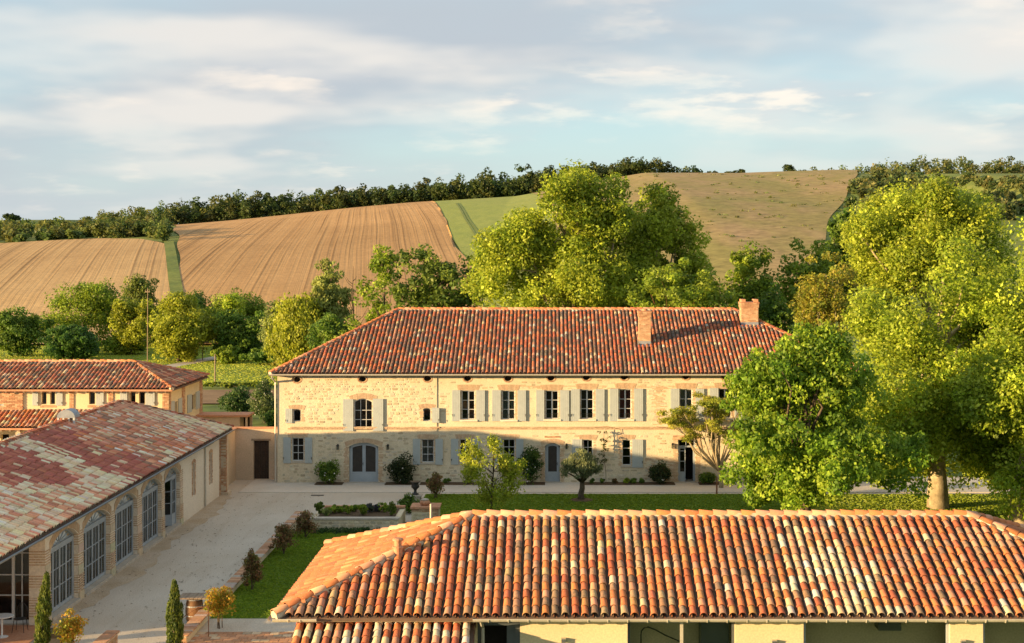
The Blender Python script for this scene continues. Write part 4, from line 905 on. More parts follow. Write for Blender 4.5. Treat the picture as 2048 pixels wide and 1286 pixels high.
# ---------------------------------------------------------------- orangery wing on the left
def orangery():
    rg = random.Random(17); XW = -17.2; fr = Fr((XW, 0, 0), (0, 1, 0), (1, 0, 0))
    hs = thing('orangery', 'long low wing with arched glazed doors and a patchy pale and red tile roof', 'house', (-21, 63, 0))
    x0, x1, y0, y1, ze = -25.88, -16.8, 45.2, 79.4, 3.38; r0, r1 = (-21.34, 49.7, 5.19), (-21.34, 74.9, 5.19)
    dc = [53.17, 56.97, 60.9, 64.8, 68.3]; HW = [1.52, 1.68, 1.6, 1.6, 1.38]; zt, rise = 2.90, .46
    ops = [(c-w, c+w, .12, zt, rise) for c, w in zip(dc, HW)]
    slits = [(72.2, 72.62), (75.85, 76.27)]
    ops += [(a, b, .95, 2.55, .12) for a, b in slits]
    mb = MB(); YE = 51.1; wall_panel(mb, fr, YE, 78.3, -.1, 3.33, ops, .34)
    fe = Fr((XW, YE, 0), (-1, 0, 0), (0, -1, 0)); wall_panel(mb, fe, 0, .55, -.1, 3.33, [], .2)
    mb.add([(XW-.55, YE, -.1), (XW-.55, YE+.5, -.1), (XW-.55, YE+.5, 3.33), (XW-.55, YE, 3.33)], [(0, 1, 2, 3)])
    for a, b in (((XW, 78.3), (-25.4, 78.3)), ((-25.4, 78.3), (-25.4, 45.4))): mb.add([(*a, -.1), (*b, -.1), (*b, 3.33), (*a, 3.33)], [(0, 1, 2, 3)])  # west wall carried on beside the porch is unseen, added to block low sun
    wall = mb.build('wall', M['render'], hs)
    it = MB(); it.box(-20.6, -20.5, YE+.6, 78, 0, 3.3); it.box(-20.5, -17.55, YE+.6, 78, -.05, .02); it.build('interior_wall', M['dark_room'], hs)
    # banded piers of brick and stone between the doors, with brick arches
    bk = MB(); st = MB()
    edges = [(YE, dc[0]-HW[0])]+[(dc[i]+HW[i], dc[i+1]-HW[i+1]) for i in range(4)]+[(dc[4]+HW[4], dc[4]+HW[4]+.55)]
    for a, b in edges:
        for z0, z1, kind in ((0, .30, 's'), (.30, .95, 'b'), (.95, 1.30, 's'), (1.30, 1.75, 'b'), (1.75, 2.05, 's'), (2.05, 2.55, 'b')):
            pr = .05 if z0 < .4 else .022
            if kind == 's': fbox(st, fr, a+.012, b-.012, z0, z1-.006, -.02, pr, (.58*rg.uniform(.85, 1.08),)*1+(.47*rg.uniform(.9, 1.05), .33*rg.uniform(.9, 1.05)))
            else: brick_rows(bk, fr, a+.012, b-.012, z0, z1, -.02, pr, rg, bw=.3, bh=.09, gap=.05, col=brick_pale)
            for f, c in ((Fr(fr(a, 0, 0), (-1, 0, 0), (0, -1, 0)), a), (Fr(fr(b, 0, 0), (-1, 0, 0), (0, 1, 0)), b)):    # reveals
                if kind == 'b': brick_rows(bk, f, 0, .3 if c != YE else .55, z0, z1, -.004, .012, rg, bw=.16, bh=.09, gap=.05, col=brick_pale)
    for c, DW in zip(dc, HW): brick_arch(bk, fr, c-DW, c+DW, zt-rise, rise, .30, -.004, .02, rg, bw=.075, splay=.2, col=brick_pale)
    for a, b in slits:
        brick_rows(bk, fr, a-.16, a-.004, .95, 2.43, -.004, .012, rg, bw=.2, bh=.075, ragged=.02); brick_rows(bk, fr, b+.004, b+.16, .95, 2.43, -.004, .012, rg, bw=.2, bh=.075, ragged=.02); brick_arch(bk, fr, a-.05, b+.05, 2.43, .12, .16, -.004, .013, rg)
        brick_rows(bk, Fr(fr(0, 0, -.22), (0, 1, 0), (1, 0, 0)), a, b, .95, 2.52, -.05, .0, rg, bw=.2, bh=.075)
    brick_rows(bk, fr, 78.0, 78.3, 0, 3.3, -.02, .02, rg, bw=.3, bh=.075); 
    fq = Fr((XW+.3, 78.32, 0), (-1, 0, 0), (0, -1, 0)); brick_rows(bk, fq, 0, .32, .1, 3.2, -.2, .0, rg, bw=.3, bh=.075)
    stuff(bk.build('brickwork', M['brick'], wall)); stuff(st.build('stone_bands', M['stone'], wall))
    mb = MB(); fbox(mb, fr, 78.25, 79.0, -.1, .16, -.1, .42); fbox(mb, fr, 78.32, 78.9, .16, 3.2, -.1, .28); mb.build('corner_buttress', M['mortar_bed'], hs)
    for c, DW in zip(dc, HW):
        mb = MB(); fbox(mb, fr, c-DW+.004, c+DW-.004, -.05, .126, -.33, .10); mb.build('door_step', M['stone2'], hs)
    # arched glazed doors: frame, four leaves of panes, fanlight
    for k, c in enumerate(dc):
        DW = HW[k]; a, b, d = c-DW+.01, c+DW-.01, -.2; zs = zt-rise-.02; fm = MB(); fw = .07
        fbox(fm, fr, a, a+fw, .12, zs, d-.04, d+.04); fbox(fm, fr, b-fw, b, .12, zs, d-.04, d+.04); fbox(fm, fr, a+fw, b-fw, zs-.12, zs, d-.04, d+.05)
        A = arch_pts(a, b, zs, rise, 12)
        for (p, q), (m, n) in zip(A[:-1], A[1:]): fm.hexa([fr(p, q-.05, d-.03), fr(m, n-.05, d-.03), fr(m, n-.05, d+.04), fr(p, q-.05, d+.04), fr(p, q, d-.03), fr(m, n, d-.03), fr(m, n, d+.04), fr(p, q, d+.04)])
        for j in range(1, 8):                                    # fan bars
            t = math.pi*j/8; p0 = (c+.16*math.cos(t), zs+.06*math.sin(t)); p1 = (c+(DW-.03)*math.cos(t), zs+(rise-.02)*math.sin(t)*1.0)
            i = float(np.interp(p1[0], [q[0] for q in A], [q[1] for q in A])); p1 = (p1[0], i-.03)
            fm.tube([fr(p0[0], p0[1], d), fr(p1[0], p1[1], d)], .016, 4)
        dr = fm.build('glazed_door', M['frame'], hs)
        g = MB(); n = len(A); g.add([fr(p, max(q-.04, zs), d-.01) for p, q in A], [tuple(range(n))]); g.build('fanlight_pane', M['glass'], dr)
        us = np.linspace(a+fw, b-fw, 5); zb, ztp = .14, zs-.125; opened = (k == 4)
        for i in range(4):
            if opened and i == 1: continue
            f2, p, q = fr, us[i]+.004, us[i+1]-.004
            if opened and i == 2: f2 = Fr(fr(us[3], 0, d), (-.85, -.5, 0), (.5, -.85, 0)); p, q = 0, us[1]-us[0]
            dd = d if f2 is fr else 0
            lf = MB(); sw = .055; bot = .5 if k == 4 else .12
            fbox(lf, f2, p, p+sw, zb, ztp, dd-.02, dd+.025); fbox(lf, f2, q-sw, q, zb, ztp, dd-.02, dd+.025); fbox(lf, f2, p+sw, q-sw, zb, zb+bot, dd-.018, dd+.022); fbox(lf, f2, p+sw, q-sw, ztp-.07, ztp, dd-.018, dd+.024)
            zz = np.linspace(zb+bot, ztp-.07, 4)
            for z in zz[1:-1]: fbox(lf, f2, p+sw, q-sw, z-.014, z+.014, dd-.015, dd+.02)
            m = (p+q)/2; fbox(lf, f2, m-.011, m+.011, zb+bot, ztp-.07, dd-.013, dd+.018)
            if i == 1 or (opened and i == 2): fbox(lf, f2, q-.04, q-.02, 1.0, 1.14, dd+.025, dd+.05)
            lo = lf.build('door_leaf', M['frame'], dr)
            for j in range(3):
                for e in range(2):
                    pa, pb = (p+sw, m-.011) if e == 0 else (m+.011, q-sw); g = MB(); w = .004*math.sin(i*2.3+j*1.9+e+k)
                    g.add([f2(pa, zz[j]+.014, dd+w), f2(pb, zz[j]+.014, dd-w), f2(pb, zz[j+1]-.014, dd-w), f2(pa, zz[j+1]-.014, dd+w)], [(0, 1, 2, 3)]); g.build('pane', M['glass'], dr)
    # glazed end wall under the porch
    d = 0; f3 = Fr((XW-.55, YE+.35, 0), (-1, 0, 0), (0, -1, 0)); gm = MB()
    for u in (0, .60, 1.95, 3.3, 4.65, 6.0): fbox(gm, f3, u, u+.09, 0, 3.2, -.05, .06)
    gm2 = gm.build('glazed_end_wall', M['frame_white'], hs); gb = MB()
    fbox(gb, f3, 0, 6.1, 2.95, 3.2, -.045, .05); fbox(gb, f3, 0, 6.1, 0, .12, -.045, .05)
    for z in (.95, 1.65, 2.4): fbox(gb, f3, 0, 6.1, z, z+.035, -.03, .035)
    for u in (.33, 1.3, 2.65, 4.0, 5.3): fbox(gb, f3, u, u+.035, .1, 2.95, -.028, .033)
    gb.build('glazing_bars', M['frame_white'], gm2)
    gp = MB(); gp.add([f3(0, .1, 0), f3(6.1, .1, 0), f3(6.1, 2.95, 0), f3(0, 2.95, 0)], [(0, 1, 2, 3)]); gp.build('pane', M['glass'], gm2)
    pf = MB(); pf.box(-25.4, -16.95, 45.3, 51.05, 0.002, .03); pf.build('porch_floor', M['terracotta'], hs)
    for yy in (45.6,):
        mb = MB(); mb.box(-17.45, -17.2, yy, yy+.25, 0, 3.3); mb.build('porch_post', M['wood'], hs)
    # roof
    rf = hip_base(hs, x0, x1, y0, y1, ze, r0, r1, M['roof_deck'])
    V = Vector((-4.54, 0, 1.81)); Lv = V.length
    def col(u, v, g):
        Y = y0+u; r = g.random(); h = v/Lv
        wig = .55*math.sin(v*2.1)+.4*math.sin(v*5+Y)+g.gauss(0, .75)
        if Y > 76.2+wig*.6: return pick(g, [(3, CREAM, .2), (1.5, (.55, .42, .26), .25), (.6, PINK, .2)])
        if Y > 72+wig: return pick(g, [(1.6, CREAM, .25), (1.6, (.44, .2, .12), .2), (1.6, PINK, .2), (.9, (.3, .17, .11), .7)])
        if Y > 64.2+wig: return pick(g, [(1.1, CREAM, .25), (2.4, (.42, .165, .095), .2), (1.8, PINK, .15), (.9, ORANGE, .15), (1.1, (.3, .17, .11), .7), (.4, PALE, .1)])
        if Y > 60.4+wig*.7: return pick(g, [(4, DKRED, .1), (1.2, (.36, .13, .08), .15), (.35, CREAM, .1), (.3, (.3, .17, .11), .5)])
        if Y > 58.6+wig*.5: return pick(g, [(3, CREAM, .1), (2, (.58, .5, .34), .1), (.6, PINK, .1)])
        if h > .35+.12*math.sin(Y*1.3) and Y > 54.2+wig: return pick(g, [(4, DKRED, .1), (.8, (.36, .13, .08), .15), (.4, CREAM, .1)])
        return pick(g, [(2.6, CREAM, .1), (1.5, (.58, .5, .34), .08), (1.6, PINK, .1), (.7, (.44, .2, .12), .1), (.3, PALE, .05)])
    col0 = col
    def col(u, v, g): c = col0(u, v, g); return (min(.8, c[0]*1.4), min(.8, c[1]*1.4), min(.8, c[2]*1.48), c[3]*.8)
    T = tile_template(.215, .178, .46, n=6); TC = tile_template(.21, .21, .44, n=4, channel=True)
    Lu = y1-y0; cov, cha = slope_tiles((x1, y0, ze), (0, 1, 0), V, Lu, Lv, .25, .36, in_trap(Lu, Lv, 4.5, 4.5), col, 71)
    cov.sort(key=lambda t: (VX+t[0].x*F/t[0].y < -25)*100+t[0].y)
    me = tmpl_mesh('roof_tile', T, M['tile_o']); place_tiles('roof_tile', cov[:300], me, rf)
    join_tiles('roof_tiles', cov[300:], T, M['tile'], rf); join_tiles('channel_tiles', cha, TC, M['tile'], rf)
    Vh = Vector((0, -4.5, 1.81)); c2, h2 = slope_tiles((x0, y1, ze), (1, 0, 0), Vh, x1-x0, Vh.length, .25, .36, in_trap(x1-x0, Vh.length, 4.54, 4.54), lambda u, v, g: pick(g, [(2, CREAM, .2), (1, RED, .2), (1, PINK, .2)]), 72)
    join_tiles('roof_tiles', c2, T, M['tile'], rf)
    mr = tmpl_mesh('ridge_tile', tile_template(.25, .21, .46, n=6), M['tile_o']); rc = lambda u, v, g: pick(g, [(2, RED, .3), (2, PINK, .3), (1, (.36, .2, .13), .5)])
    ridge_run(rf, r0, r1, mr, .40, rc, 73, lift=.03)
    for p, q in (((x1, y1, ze), r1), ((x0, y1, ze), r1), ((x1, y0, ze), r0)): ridge_run(rf, p, q, mr, .40, rc, 74, lift=.03)
    gt = MB(); n = 8; vs = []
    for yy in (y0, y1):
        for k in range(n+1):
            a = math.pi+math.pi*k/n; vs.append((x1+.07+.085*math.cos(a), yy, ze-.05+.085*math.sin(a)))
    gt.add(vs, [(k, k+1, n+2+k, n+1+k) for k in range(n)]); gt.tube([(x1+.155, y0, ze-.05), (x1+.155, y1, ze-.05)], .014, 6); gt.build('gutter', M['gutter_grey'], hs)
    ev = MB(); ev.box(XW+.02, x1-.03, y0+.1, y1-.1, ze-.15, ze-.12); ev.build('eaves_board', M['wood'], hs)
    dp = MB(); yy = 74.6; dp.tube([(x1+.07, yy, ze-.13), (XW+.06, yy, ze-.4), (XW+.06, yy, .05)], .045, 8); dp.build('down_pipe', M['gutter'], hs)
    # round metal vent cowl on the far slope
    cx, cy = PX(137, 66.5), 66.5; t = thing('vent_cowl', 'rounded metal vent cowl on a masonry stack behind the orangery ridge', 'vent', (cx, cy, 4.6))
    mb = MB(); mb.box(cx-.42, cx+.42, cy-.35, cy+.35, 4.2, PZ(846, cy)); mb.build('stack', M['render'], t)
    for sx in (-.36, -.13, .1, .33):
        mb = MB(); mb.box(cx+sx-.03, cx+sx+.05, cy-.34, cy-.26, PZ(846, cy), PZ(833, cy)); mb.build('leg', M['frame_white'], t)
    mb = MB(); n = 10; P = [(cx+.40*math.cos(math.pi*k/n), PZ(834, cy)+.36*math.sin(math.pi*k/n)) for k in range(n+1)]
    mb.add([(x, cy-.36, z) for x, z in P]+[(x, cy+.36, z) for x, z in P], [(k, k+1, n+2+k, n+1+k) for k in range(n)]+[tuple(range(n+1))]+[tuple(range(n+1, 2*n+2))]); mb.build('hood', M['lead'], t)
orangery()

# ---------------------------------------------------------------- two-storey house at the far left
def far_house():
    rg = random.Random(23); YW = 85.0; s = F/YW; U = lambda x: (x-VX)/s; Z = lambda y: H-(y-VY)/s
    hs = thing('annex_house', 'two-storey cream house with brick pilasters behind the orangery', 'house', (-32, 89, 0))
    fr = Fr((0, YW, 0), (1, 0, 0), (0, -1, 0)); XR = -21.72; fs = Fr((XR, 0, 0), (0, 1, 0), (1, 0, 0)); zt = 4.88
    wins = [(83, 93), (100, 110), (178, 190), (260, 271), (278, 290), (-70, -58), (-50, -38)]
    ops = [(U(a), U(b), Z(808.5), Z(783.5), 0) for a, b in wins]
    ops += [(U(-60), U(-20), 0, 2.2, .2), (U(2), U(18), .4, 2.35, 0)]
    mb = MB(); wall_panel(mb, fr, -45, XR, -.4, zt, ops, .3)
    V2 = lambda x: XR*F/(x-VX)                       # depth along the side wall from the photo column
    so = [(V2(348.5), V2(355), 3.1, 4.0, 0), (V2(383), V2(390), 3.1, 4.0, 0)]
    wall_panel(mb, fs, YW, 93.2, -.4, zt, so, .3)
    for a, b in (((XR, 93.2), (-45, 93.2)), ((-45, 93.2), (-45, YW))): mb.add([(*a, -.4), (*b, -.4), (*b, zt), (*a, zt)], [(0, 1, 2, 3)])
    wall = mb.build('wall', M['render_cream'], hs)
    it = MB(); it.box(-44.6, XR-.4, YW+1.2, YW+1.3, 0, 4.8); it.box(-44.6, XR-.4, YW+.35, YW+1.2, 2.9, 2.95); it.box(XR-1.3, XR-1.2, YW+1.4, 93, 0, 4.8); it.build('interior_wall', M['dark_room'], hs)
    bk = MB()
    brick_rows(bk, fr, -45, U(47), 3.2, zt-.02, -.004, .10, rg, bw=.3, bh=.08, skip=.1)
    for a, b in ((139, 148), (217, 227), (325, 337.5)): brick_rows(bk, fr, U(a), U(b), 0, zt-.02, -.004, .05, rg, bw=.28, bh=.08)
    for a, b in ((338.5, 341), (363.5, 369.5), (399, 404)): brick_rows(bk, fs, V2(a), V2(b), 0, zt-.02, -.004, .04, rg, bw=.28, bh=.08)
    for a, b in ((80, 113), (175, 193), (257, 293)): brick_rows(bk, fr, U(a), U(b), Z(815), Z(809.5), -.004, .012, rg, bw=.24, bh=.07)
    stuff(bk.build('brickwork', M['brick'], wall))
    for a, b in wins: window(hs, fr, U(a), U(b), Z(808.5), Z(783.5), 1, 1, mat='wood', casement=False, fw=.045)
    for a, b, c, _, _ in so: window(hs, fs, a, b, c, 4.0, 2, 2, mat='wood', casement=False)
    for a, b in ((65, 77), (112, 126), (192, 208), (240, 255), (291, 310), (-2, 10)): shutter(hs, fr, U(a), U(b), Z(811), Z(781.5), boards=4, hinge='r', tilt=.03)
    for a, b in ((341, 347.5), (356, 362.5), (374, 382), (391, 398)): shutter(hs, fs, V2(a), V2(b), 3.02, 4.1, boards=4, hinge='r', tilt=.02)
    x0, x1, y0, y1, ze = -45.5, -21.3, 84.6, 93.6, 4.96; r0, r1 = (-41.5, 88.5, 6.18), (-24.5, 88.5, 6.18)
    rf = hip_base(hs, x0, x1, y0, y1, ze, r0, r1, M['roof_deck'])
    col = lambda u, v, g: pick(g, [(2, (.36, .12, .075), .3), (1.2, PINK, .3), (1.6, (.24, .12, .085), .8), (.5, CREAM, .3), (.8, GREYT, .9)])
    T = tile_template(.20, .165, .46, n=5); TC = tile_template(.2, .2, .44, n=4, channel=True)
    V = Vector((0, 3.9, 1.22)); cov, cha = slope_tiles((x0, y0, ze), (1, 0, 0), V, x1-x0, V.length, .24, .36, in_trap(x1-x0, V.length, 4, 3.2), col, 81)
    join_tiles('roof_tiles', cov, T, M['tile'], rf); join_tiles('channel_tiles', cha, TC, M['tile'], rf)
    V = Vector((-3.2, 0, 1.22)); cov, cha = slope_tiles((x1, y0, ze), (0, 1, 0), V, y1-y0, V.length, .24, .36, in_trap(y1-y0, V.length, 3.9, 5.1), col, 82)
    join_tiles('roof_tiles', cov, T, M['tile'], rf); join_tiles('channel_tiles', cha, TC, M['tile'], rf)
    mr = tmpl_mesh('ridge_tile', tile_template(.25, .21, .46, n=6), M['tile_o']); rc = lambda u, v, g: pick(g, [(2, ORANGE, .1), (2, PINK, .1)])
    for p, q in ((r0, r1), ((x1, y0, ze), r1), ((x1, y1, ze), r1)): ridge_run(rf, p, q, mr, .40, rc, 83, lift=.03)
    bd = MB()
    for p, q in ((r0, r1), ((x1, y0, ze), r1)): bd.tube([Vector(p), Vector(q)], .12, 8)
    bd.build('ridge_mortar', M['mortar_bed'], rf)
    for i in range(48):                               # rafter ends
        x = x0+.3+i*.5
        if x > x1-.1: break
        mb = MB(); mb.box(x-.05, x+.05, y0+.03, YW, ze-.2, ze-.11); mb.build('rafter_end', M['wood'], rf)
    fb = MB(); fb.box(x0, x1, y0-.03, y0+.02, ze-.13, ze-.03); fb.build('eaves_board', M['terracotta'], rf)
    # porch roof
    zt2, zb2, yt, yb, a, b = 3.7, 2.98, 84.98, 83.0, -45.2, -22.0; mb = MB(); mb.add([(a, yb, zb2-.06), (b, yb, zb2-.06), (b, yt, zt2-.06), (a, yt, zt2-.06), (a, yb, zb2-.14), (b, yb, zb2-.14), (b, yt, zt2-.14), (a, yt, zt2-.14)], [(0, 1, 2, 3), (7, 6, 5, 4), (0, 4, 5, 1), (1, 5, 6, 2), (2, 6, 7, 3), (3, 7, 4, 0)])
    pr = mb.build('porch_roof', M['roof_deck'], hs); V = Vector((0, yt-yb, zt2-zb2)); colp = lambda u, v, g: pick(g, [(2, RED, .15), (1.6, ORANGE, .15), (1.4, PINK, .15), (1.0, CREAM, .2), (.7, (.3, .16, .1), .7)])
    cov, cha = slope_tiles((a, yb, zb2), (1, 0, 0), V, b-a, V.length, .24, .36, lambda u, v: v < V.length, colp, 84); join_tiles('roof_tiles', cov, T, M['tile'], pr); join_tiles('channel_tiles', cha, TC, M['tile'], pr)
    for i in range(46):
        x = a+.3+i*.5; mb = MB(); mb.box(x-.045, x+.045, yb+.02, yb+.6, zb2-.24, zb2-.15); mb.build('rafter_end', M['wood'], pr)
    fb = MB(); fb.box(a, b, yb-.03, yb+.02, zb2-.14, zb2-.04); fb.build('eaves_board', M['terracotta'], pr)
    for x in (-41, -37, -33.2, -29.5, -26): mb = MB(); mb.box(x-.13, x+.13, yb+.15, yb+.4, -.3, zb2-.1); mb.build('porch_post', M['render_pink'], hs)
far_house()

def small_walls():
    rg = random.Random(29)
    # wall with wooden door between the orangery and the main house
    w = thing('courtyard_wall', 'pinkish rendered wall with a dark wooden door beside the main house', 'wall', (-16.2, 83.6, 0))
    YW = 83.5; s = F/YW; U = lambda x: (x-VX)/s; Z = lambda y: H-(y-VY)/s; fr = Fr((0, YW, 0), (1, 0, 0), (0, -1, 0)); zt = Z(857)
    d = (U(507), U(538), .05, Z(881), 0); mb = MB(); wall_panel(mb, fr, -17.5, -14.9, -.1, zt, [d], .2)
    mb.add([(-17.5, YW+.35, -.1), (-14.9, YW+.35, -.1), (-14.9, YW+.35, zt), (-17.5, YW+.35, zt)], [(0, 1, 2, 3)])
    fs = Fr((-17.5, 0, 0), (0, 1, 0), (1, 0, 0)); wall_panel(mb, fs, 79.0, YW, -.1, zt, [], .1); mb.add([(-17.8, 79.0, -.1), (-17.8, YW+.35, -.1), (-17.8, YW+.35, zt), (-17.8, 79, zt)], [(0, 1, 2, 3)])
    mb.build('wall', M['render_pink'], w)
    cp = MB(); cp.box(-17.85, -14.92, YW-.06, YW+.42, zt, zt+.06); cp.box(-17.86, -17.42, 79.0, YW-.06, zt+.002, zt+.058); cp.build('coping', M['terracotta'], w)
    dm = MB(); n = 6; a, b = d[0]+.03, d[1]-.03
    for i in range(n): fbox(dm, fr, a+(b-a)*i/n+.004, a+(b-a)*(i+1)/n-.004, .06, d[3]-.04, -.16, -.12+.004*(i % 2))
    dr = dm.build('door', M['wood_dark'], w); fm = MB(); fbox(fm, fr, d[0]-.12, d[1]+.1, d[3], d[3]+.1, -.05, .03); fbox(fm, fr, d[0], a, .05, d[3], -.17, -.1); fbox(fm, fr, b, d[1], .05, d[3], -.17, -.1); fm.build('door_frame', M['wood'], dr)
    # flat-roofed outbuilding behind it
    w = thing('outbuilding', 'small flat-roofed pinkish shed behind the courtyard wall', 'shed', (-20, 93.5, 0)); y = 92.0; zt = PZ(830, y)
    a, b = PX(394, y), PX(494, y); mb = MB(); mb.box(a, b-.45, y, y+1.6, -.3, zt-.12); mb.box(b-.1, b, y, y+.2, -.3, zt-.12); mb.box(a, b, y+1.6, y+1.7, -.3, zt-.12); mb.build('wall', M['render_pink'], w)
    mb = MB(); mb.box(b-.45, b-.1, y+1.2, y+1.3, -.3, zt-.12); mb.build('dark_opening', M['dark_room'], w)
    mb = MB(); mb.box(a-.1, b+.1, y-.1, y+1.8, zt-.12, zt); mb.build('roof', M['terracotta'], w)
    # retaining wall between gravel court and lawn with brick coping
    zc = .5; w = thing('retaining_wall', 'low wall with brick coping between the gravel court and the lower lawn', 'wall', (-11.75, 59, 0))
    mb = MB(); mb.box(-11.9, -11.6, 47.9, 70.5, -.1, zc-.06); mb.build('wall', M['wall_lime'], w)
    cm = MB(); cm.box(-11.96, -11.54, 47.82, 70.55, zc-.06, zc-.02); cp = cm.build('coping_bed', M['mortar_bed'], w)
    me = []
    for k in range(8):
        m1 = MB(); c = brick_col(rg) if k < 5 else (.52*rg.uniform(.8, 1.1), .43*rg.uniform(.85, 1.05), .33); m1.hexa([(-.215, -.048, -.02), (.215, -.048, -.02), (.215, .048, -.02), (-.215, .048, -.02), (-.21, -.044, .022), (.21, -.044, .022), (.21, .044, .022), (-.21, .044, .022)], c)
        q = bpy.data.meshes.new('brick'); q.from_pydata(m1.v, [], m1.f); at = q.color_attributes.new('tint', 'FLOAT_COLOR', 'POINT'); at.data.foreach_set('color', np.array([(*c, 1)]*8, dtype=np.float32).ravel()); q.materials.append(M['brick']); me.append(q)
    yy = 47.88
    pale = 0
    while yy < 70.5:
        pale = (1 if rg.random() < .12 else 0) if not pale else (1 if rg.random() < .7 else 0)
        o = bpy.data.objects.new('brick', rg.choice(me[5:] if pale else me[:5])); C.objects.link(o); o.parent = cp; o.location = (-11.75+rg.uniform(-.008, .008), yy, zc+rg.uniform(-.003, .003)); o.rotation_euler = (0, 0, R(rg.uniform(-1, 1))); yy += .105
    bk = MB(); brick_rows(bk, Fr((-11.9, 47.9, 0), (1, 0, 0), (0, -1, 0)), 0, .3, -.1, zc-.06, -.004, .012, rg, bw=.15, bh=.07); stuff(bk.build('brickwork', M['brick'], w))
    # low brick-capped wall at the bottom edge
    w = thing('low_wall', 'short low wall with red brick capping at the bottom left edge', 'wall', (-14.05, 46.3, 0)); mb = MB(); mb.box(-14.2, -13.9, 43.5, 48.2, -.1, .5); mb.build('wall', M['wall_lime'], w); cm = MB(); cm.box(-14.27, -13.83, 43.4, 48.28, .5, .53); cp = cm.build('coping_bed', M['mortar_bed'], w)
    for i in range(44): o = bpy.data.objects.new('brick', rg.choice(me[:5])); C.objects.link(o); o.parent = cp; o.location = (-14.05, 48.2-i*.108, .55); o.rotation_euler = (0, 0, R(rg.uniform(-1, 1)))
    bk = MB(); brick_rows(bk, Fr((-13.9, 43.5, 0), (0, 1, 0), (1, 0, 0)), 0, 4.7, -.05, .5, -.004, .012, rg, bw=.24, bh=.07); brick_rows(bk, Fr((-14.2, 48.2, 0), (1, 0, 0), (0, 1, 0)), 0, .3, -.05, .5, -.004, .012, rg, bw=.15, bh=.07); stuff(bk.build('brickwork', M['brick'], w))
    # raised planting bed with rubble front
    Y1, Y2 = 67.3, 70.55; a, b = PX(618, Y1), PX(797, Y1); zb = PZ(1036, Y1); w = thing('raised_bed', 'raised planting bed with a stone front wall beside the lawn', 'planter', ((a+b)/2, 69, 0))
    mb = MB(); mb.box(a, b, Y1, Y1+.3, -.1, zb-.07); mb.box(a, a+.25, Y1+.3, Y2, -.1, zb-.12); mb.box(b-.25, b, Y1+.3, Y2, -.1, zb-.12); mb.box(a+.25, b-.25, Y2-.25, Y2, -.1, zb-.05); wl = mb.build('wall', M['wall_lime'], w)
    rubble(wl, Fr((0, Y1, 0), (1, 0, 0), (0, -1, 0)), a+.05, b-.05, ZL+.1, zb-.1, [], rg, lambda u, z: .8, 40, (.2, .4), (.1, .16))
    cm = MB(); cm.box(a-.04, b+.04, Y1-.05, Y1+.34, zb-.07, zb); cm.build('coping', M['stone2'], w); cm = MB(); cm.box(a, b, Y2-.27, Y2+.02, zb-.05, zb+.02); cm.build('brick_edge', M['terracotta'], w)
    so = MB(); so.add([(a+.25, Y1+.3, zb-.1), (b-.25, Y1+.3, zb-.1), (b-.25, Y2-.25, zb-.08), (a+.25, Y2-.25, zb-.08)], [(0, 1, 2, 3)]); so.build('soil', M['soil'], w)
    # stone pillar with brick corners and a round pot on top
    Yp = 69.2; a, b = PX(823, Yp), PX(877, Yp); zp = PZ(1014, Yp); w = thing('stone_pillar', 'square stone and brick pillar on the lawn edge', 'pillar', ((a+b)/2, Yp+.5, ZL))
    mb = MB(); mb.box(a, b, Yp, Yp+1.1, ZL-.1, zp-.09); wl = mb.build('core', M['wall_lime'], w); fp = Fr((0, Yp, 0), (1, 0, 0), (0, -1, 0))
    rubble(wl, fp, a+.04, b-.3, ZL+.02, zp-.22, [], rg, lambda u, z: .95, 30, (.12, .24), (.09, .15), (.02, .04)); bk = MB(); brick_rows(bk, fp, b-.28, b, ZL, zp-.22, -.004, .02, rg, bw=.2, bh=.07); brick_rows(bk, fp, a, b, zp-.22, zp-.09, -.004, .02, rg, bw=.24, bh=.065); stuff(bk.build('brickwork', M['brick'], wl))
    cm = MB(); cm.box(a-.06, b+.06, Yp-.06, Yp+1.16, zp-.09, zp); cm.build('cap', M['terracotta'], w)
    t = thing('terracotta_pot', 'squat terracotta pot standing on the stone pillar', 'pot', (PX(850, Yp+.5), Yp+.5, zp)); mb = MB(); mb.lathe((PX(850, Yp+.5), Yp+.5, zp), [(.16, 0), (.22, .06), (.25, .14), (.22, .2), (.16, .24)], 16); mb.build('body', M['terracotta'], t, True); mb = MB(); mb.lathe((PX(850, Yp+.5), Yp+.5, zp+.24), [(.19, 0), (.19, .03), (.1, .07)], 16); mb.build('lid', M['stone2'], t, True)
    # black urn on a plinth
    x, y, _ = G(832, 996, 0); y -= .4; t = thing('garden_urn', 'black cast-iron urn on a low plinth at the lawn corner', 'urn', (x, y, 0)); zb = PZ(989, y)
    mb = MB(); mb.box(x-.3, x+.3, y-.3, y+.3, -.05, zb-.08); mb.box(x-.35, x+.35, y-.35, y+.35, zb-.08, zb); mb.build('plinth', M['stone2'], t); h = PZ(963, y)-zb
    mb = MB(); mb.lathe((x, y, zb), [(.15*k, z*h) for k, z in ((1.2, 0), (1.2, .08), (.6, .14), (.45, .3), (.7, .42), (1.35, .55), (1.4, .68), (1.1, .82), (1.3, .92), (1.75, .97), (1.75, 1.0), (1.3, .98))], 18); mb.build('bowl', M['iron'], t, True)
small_walls()
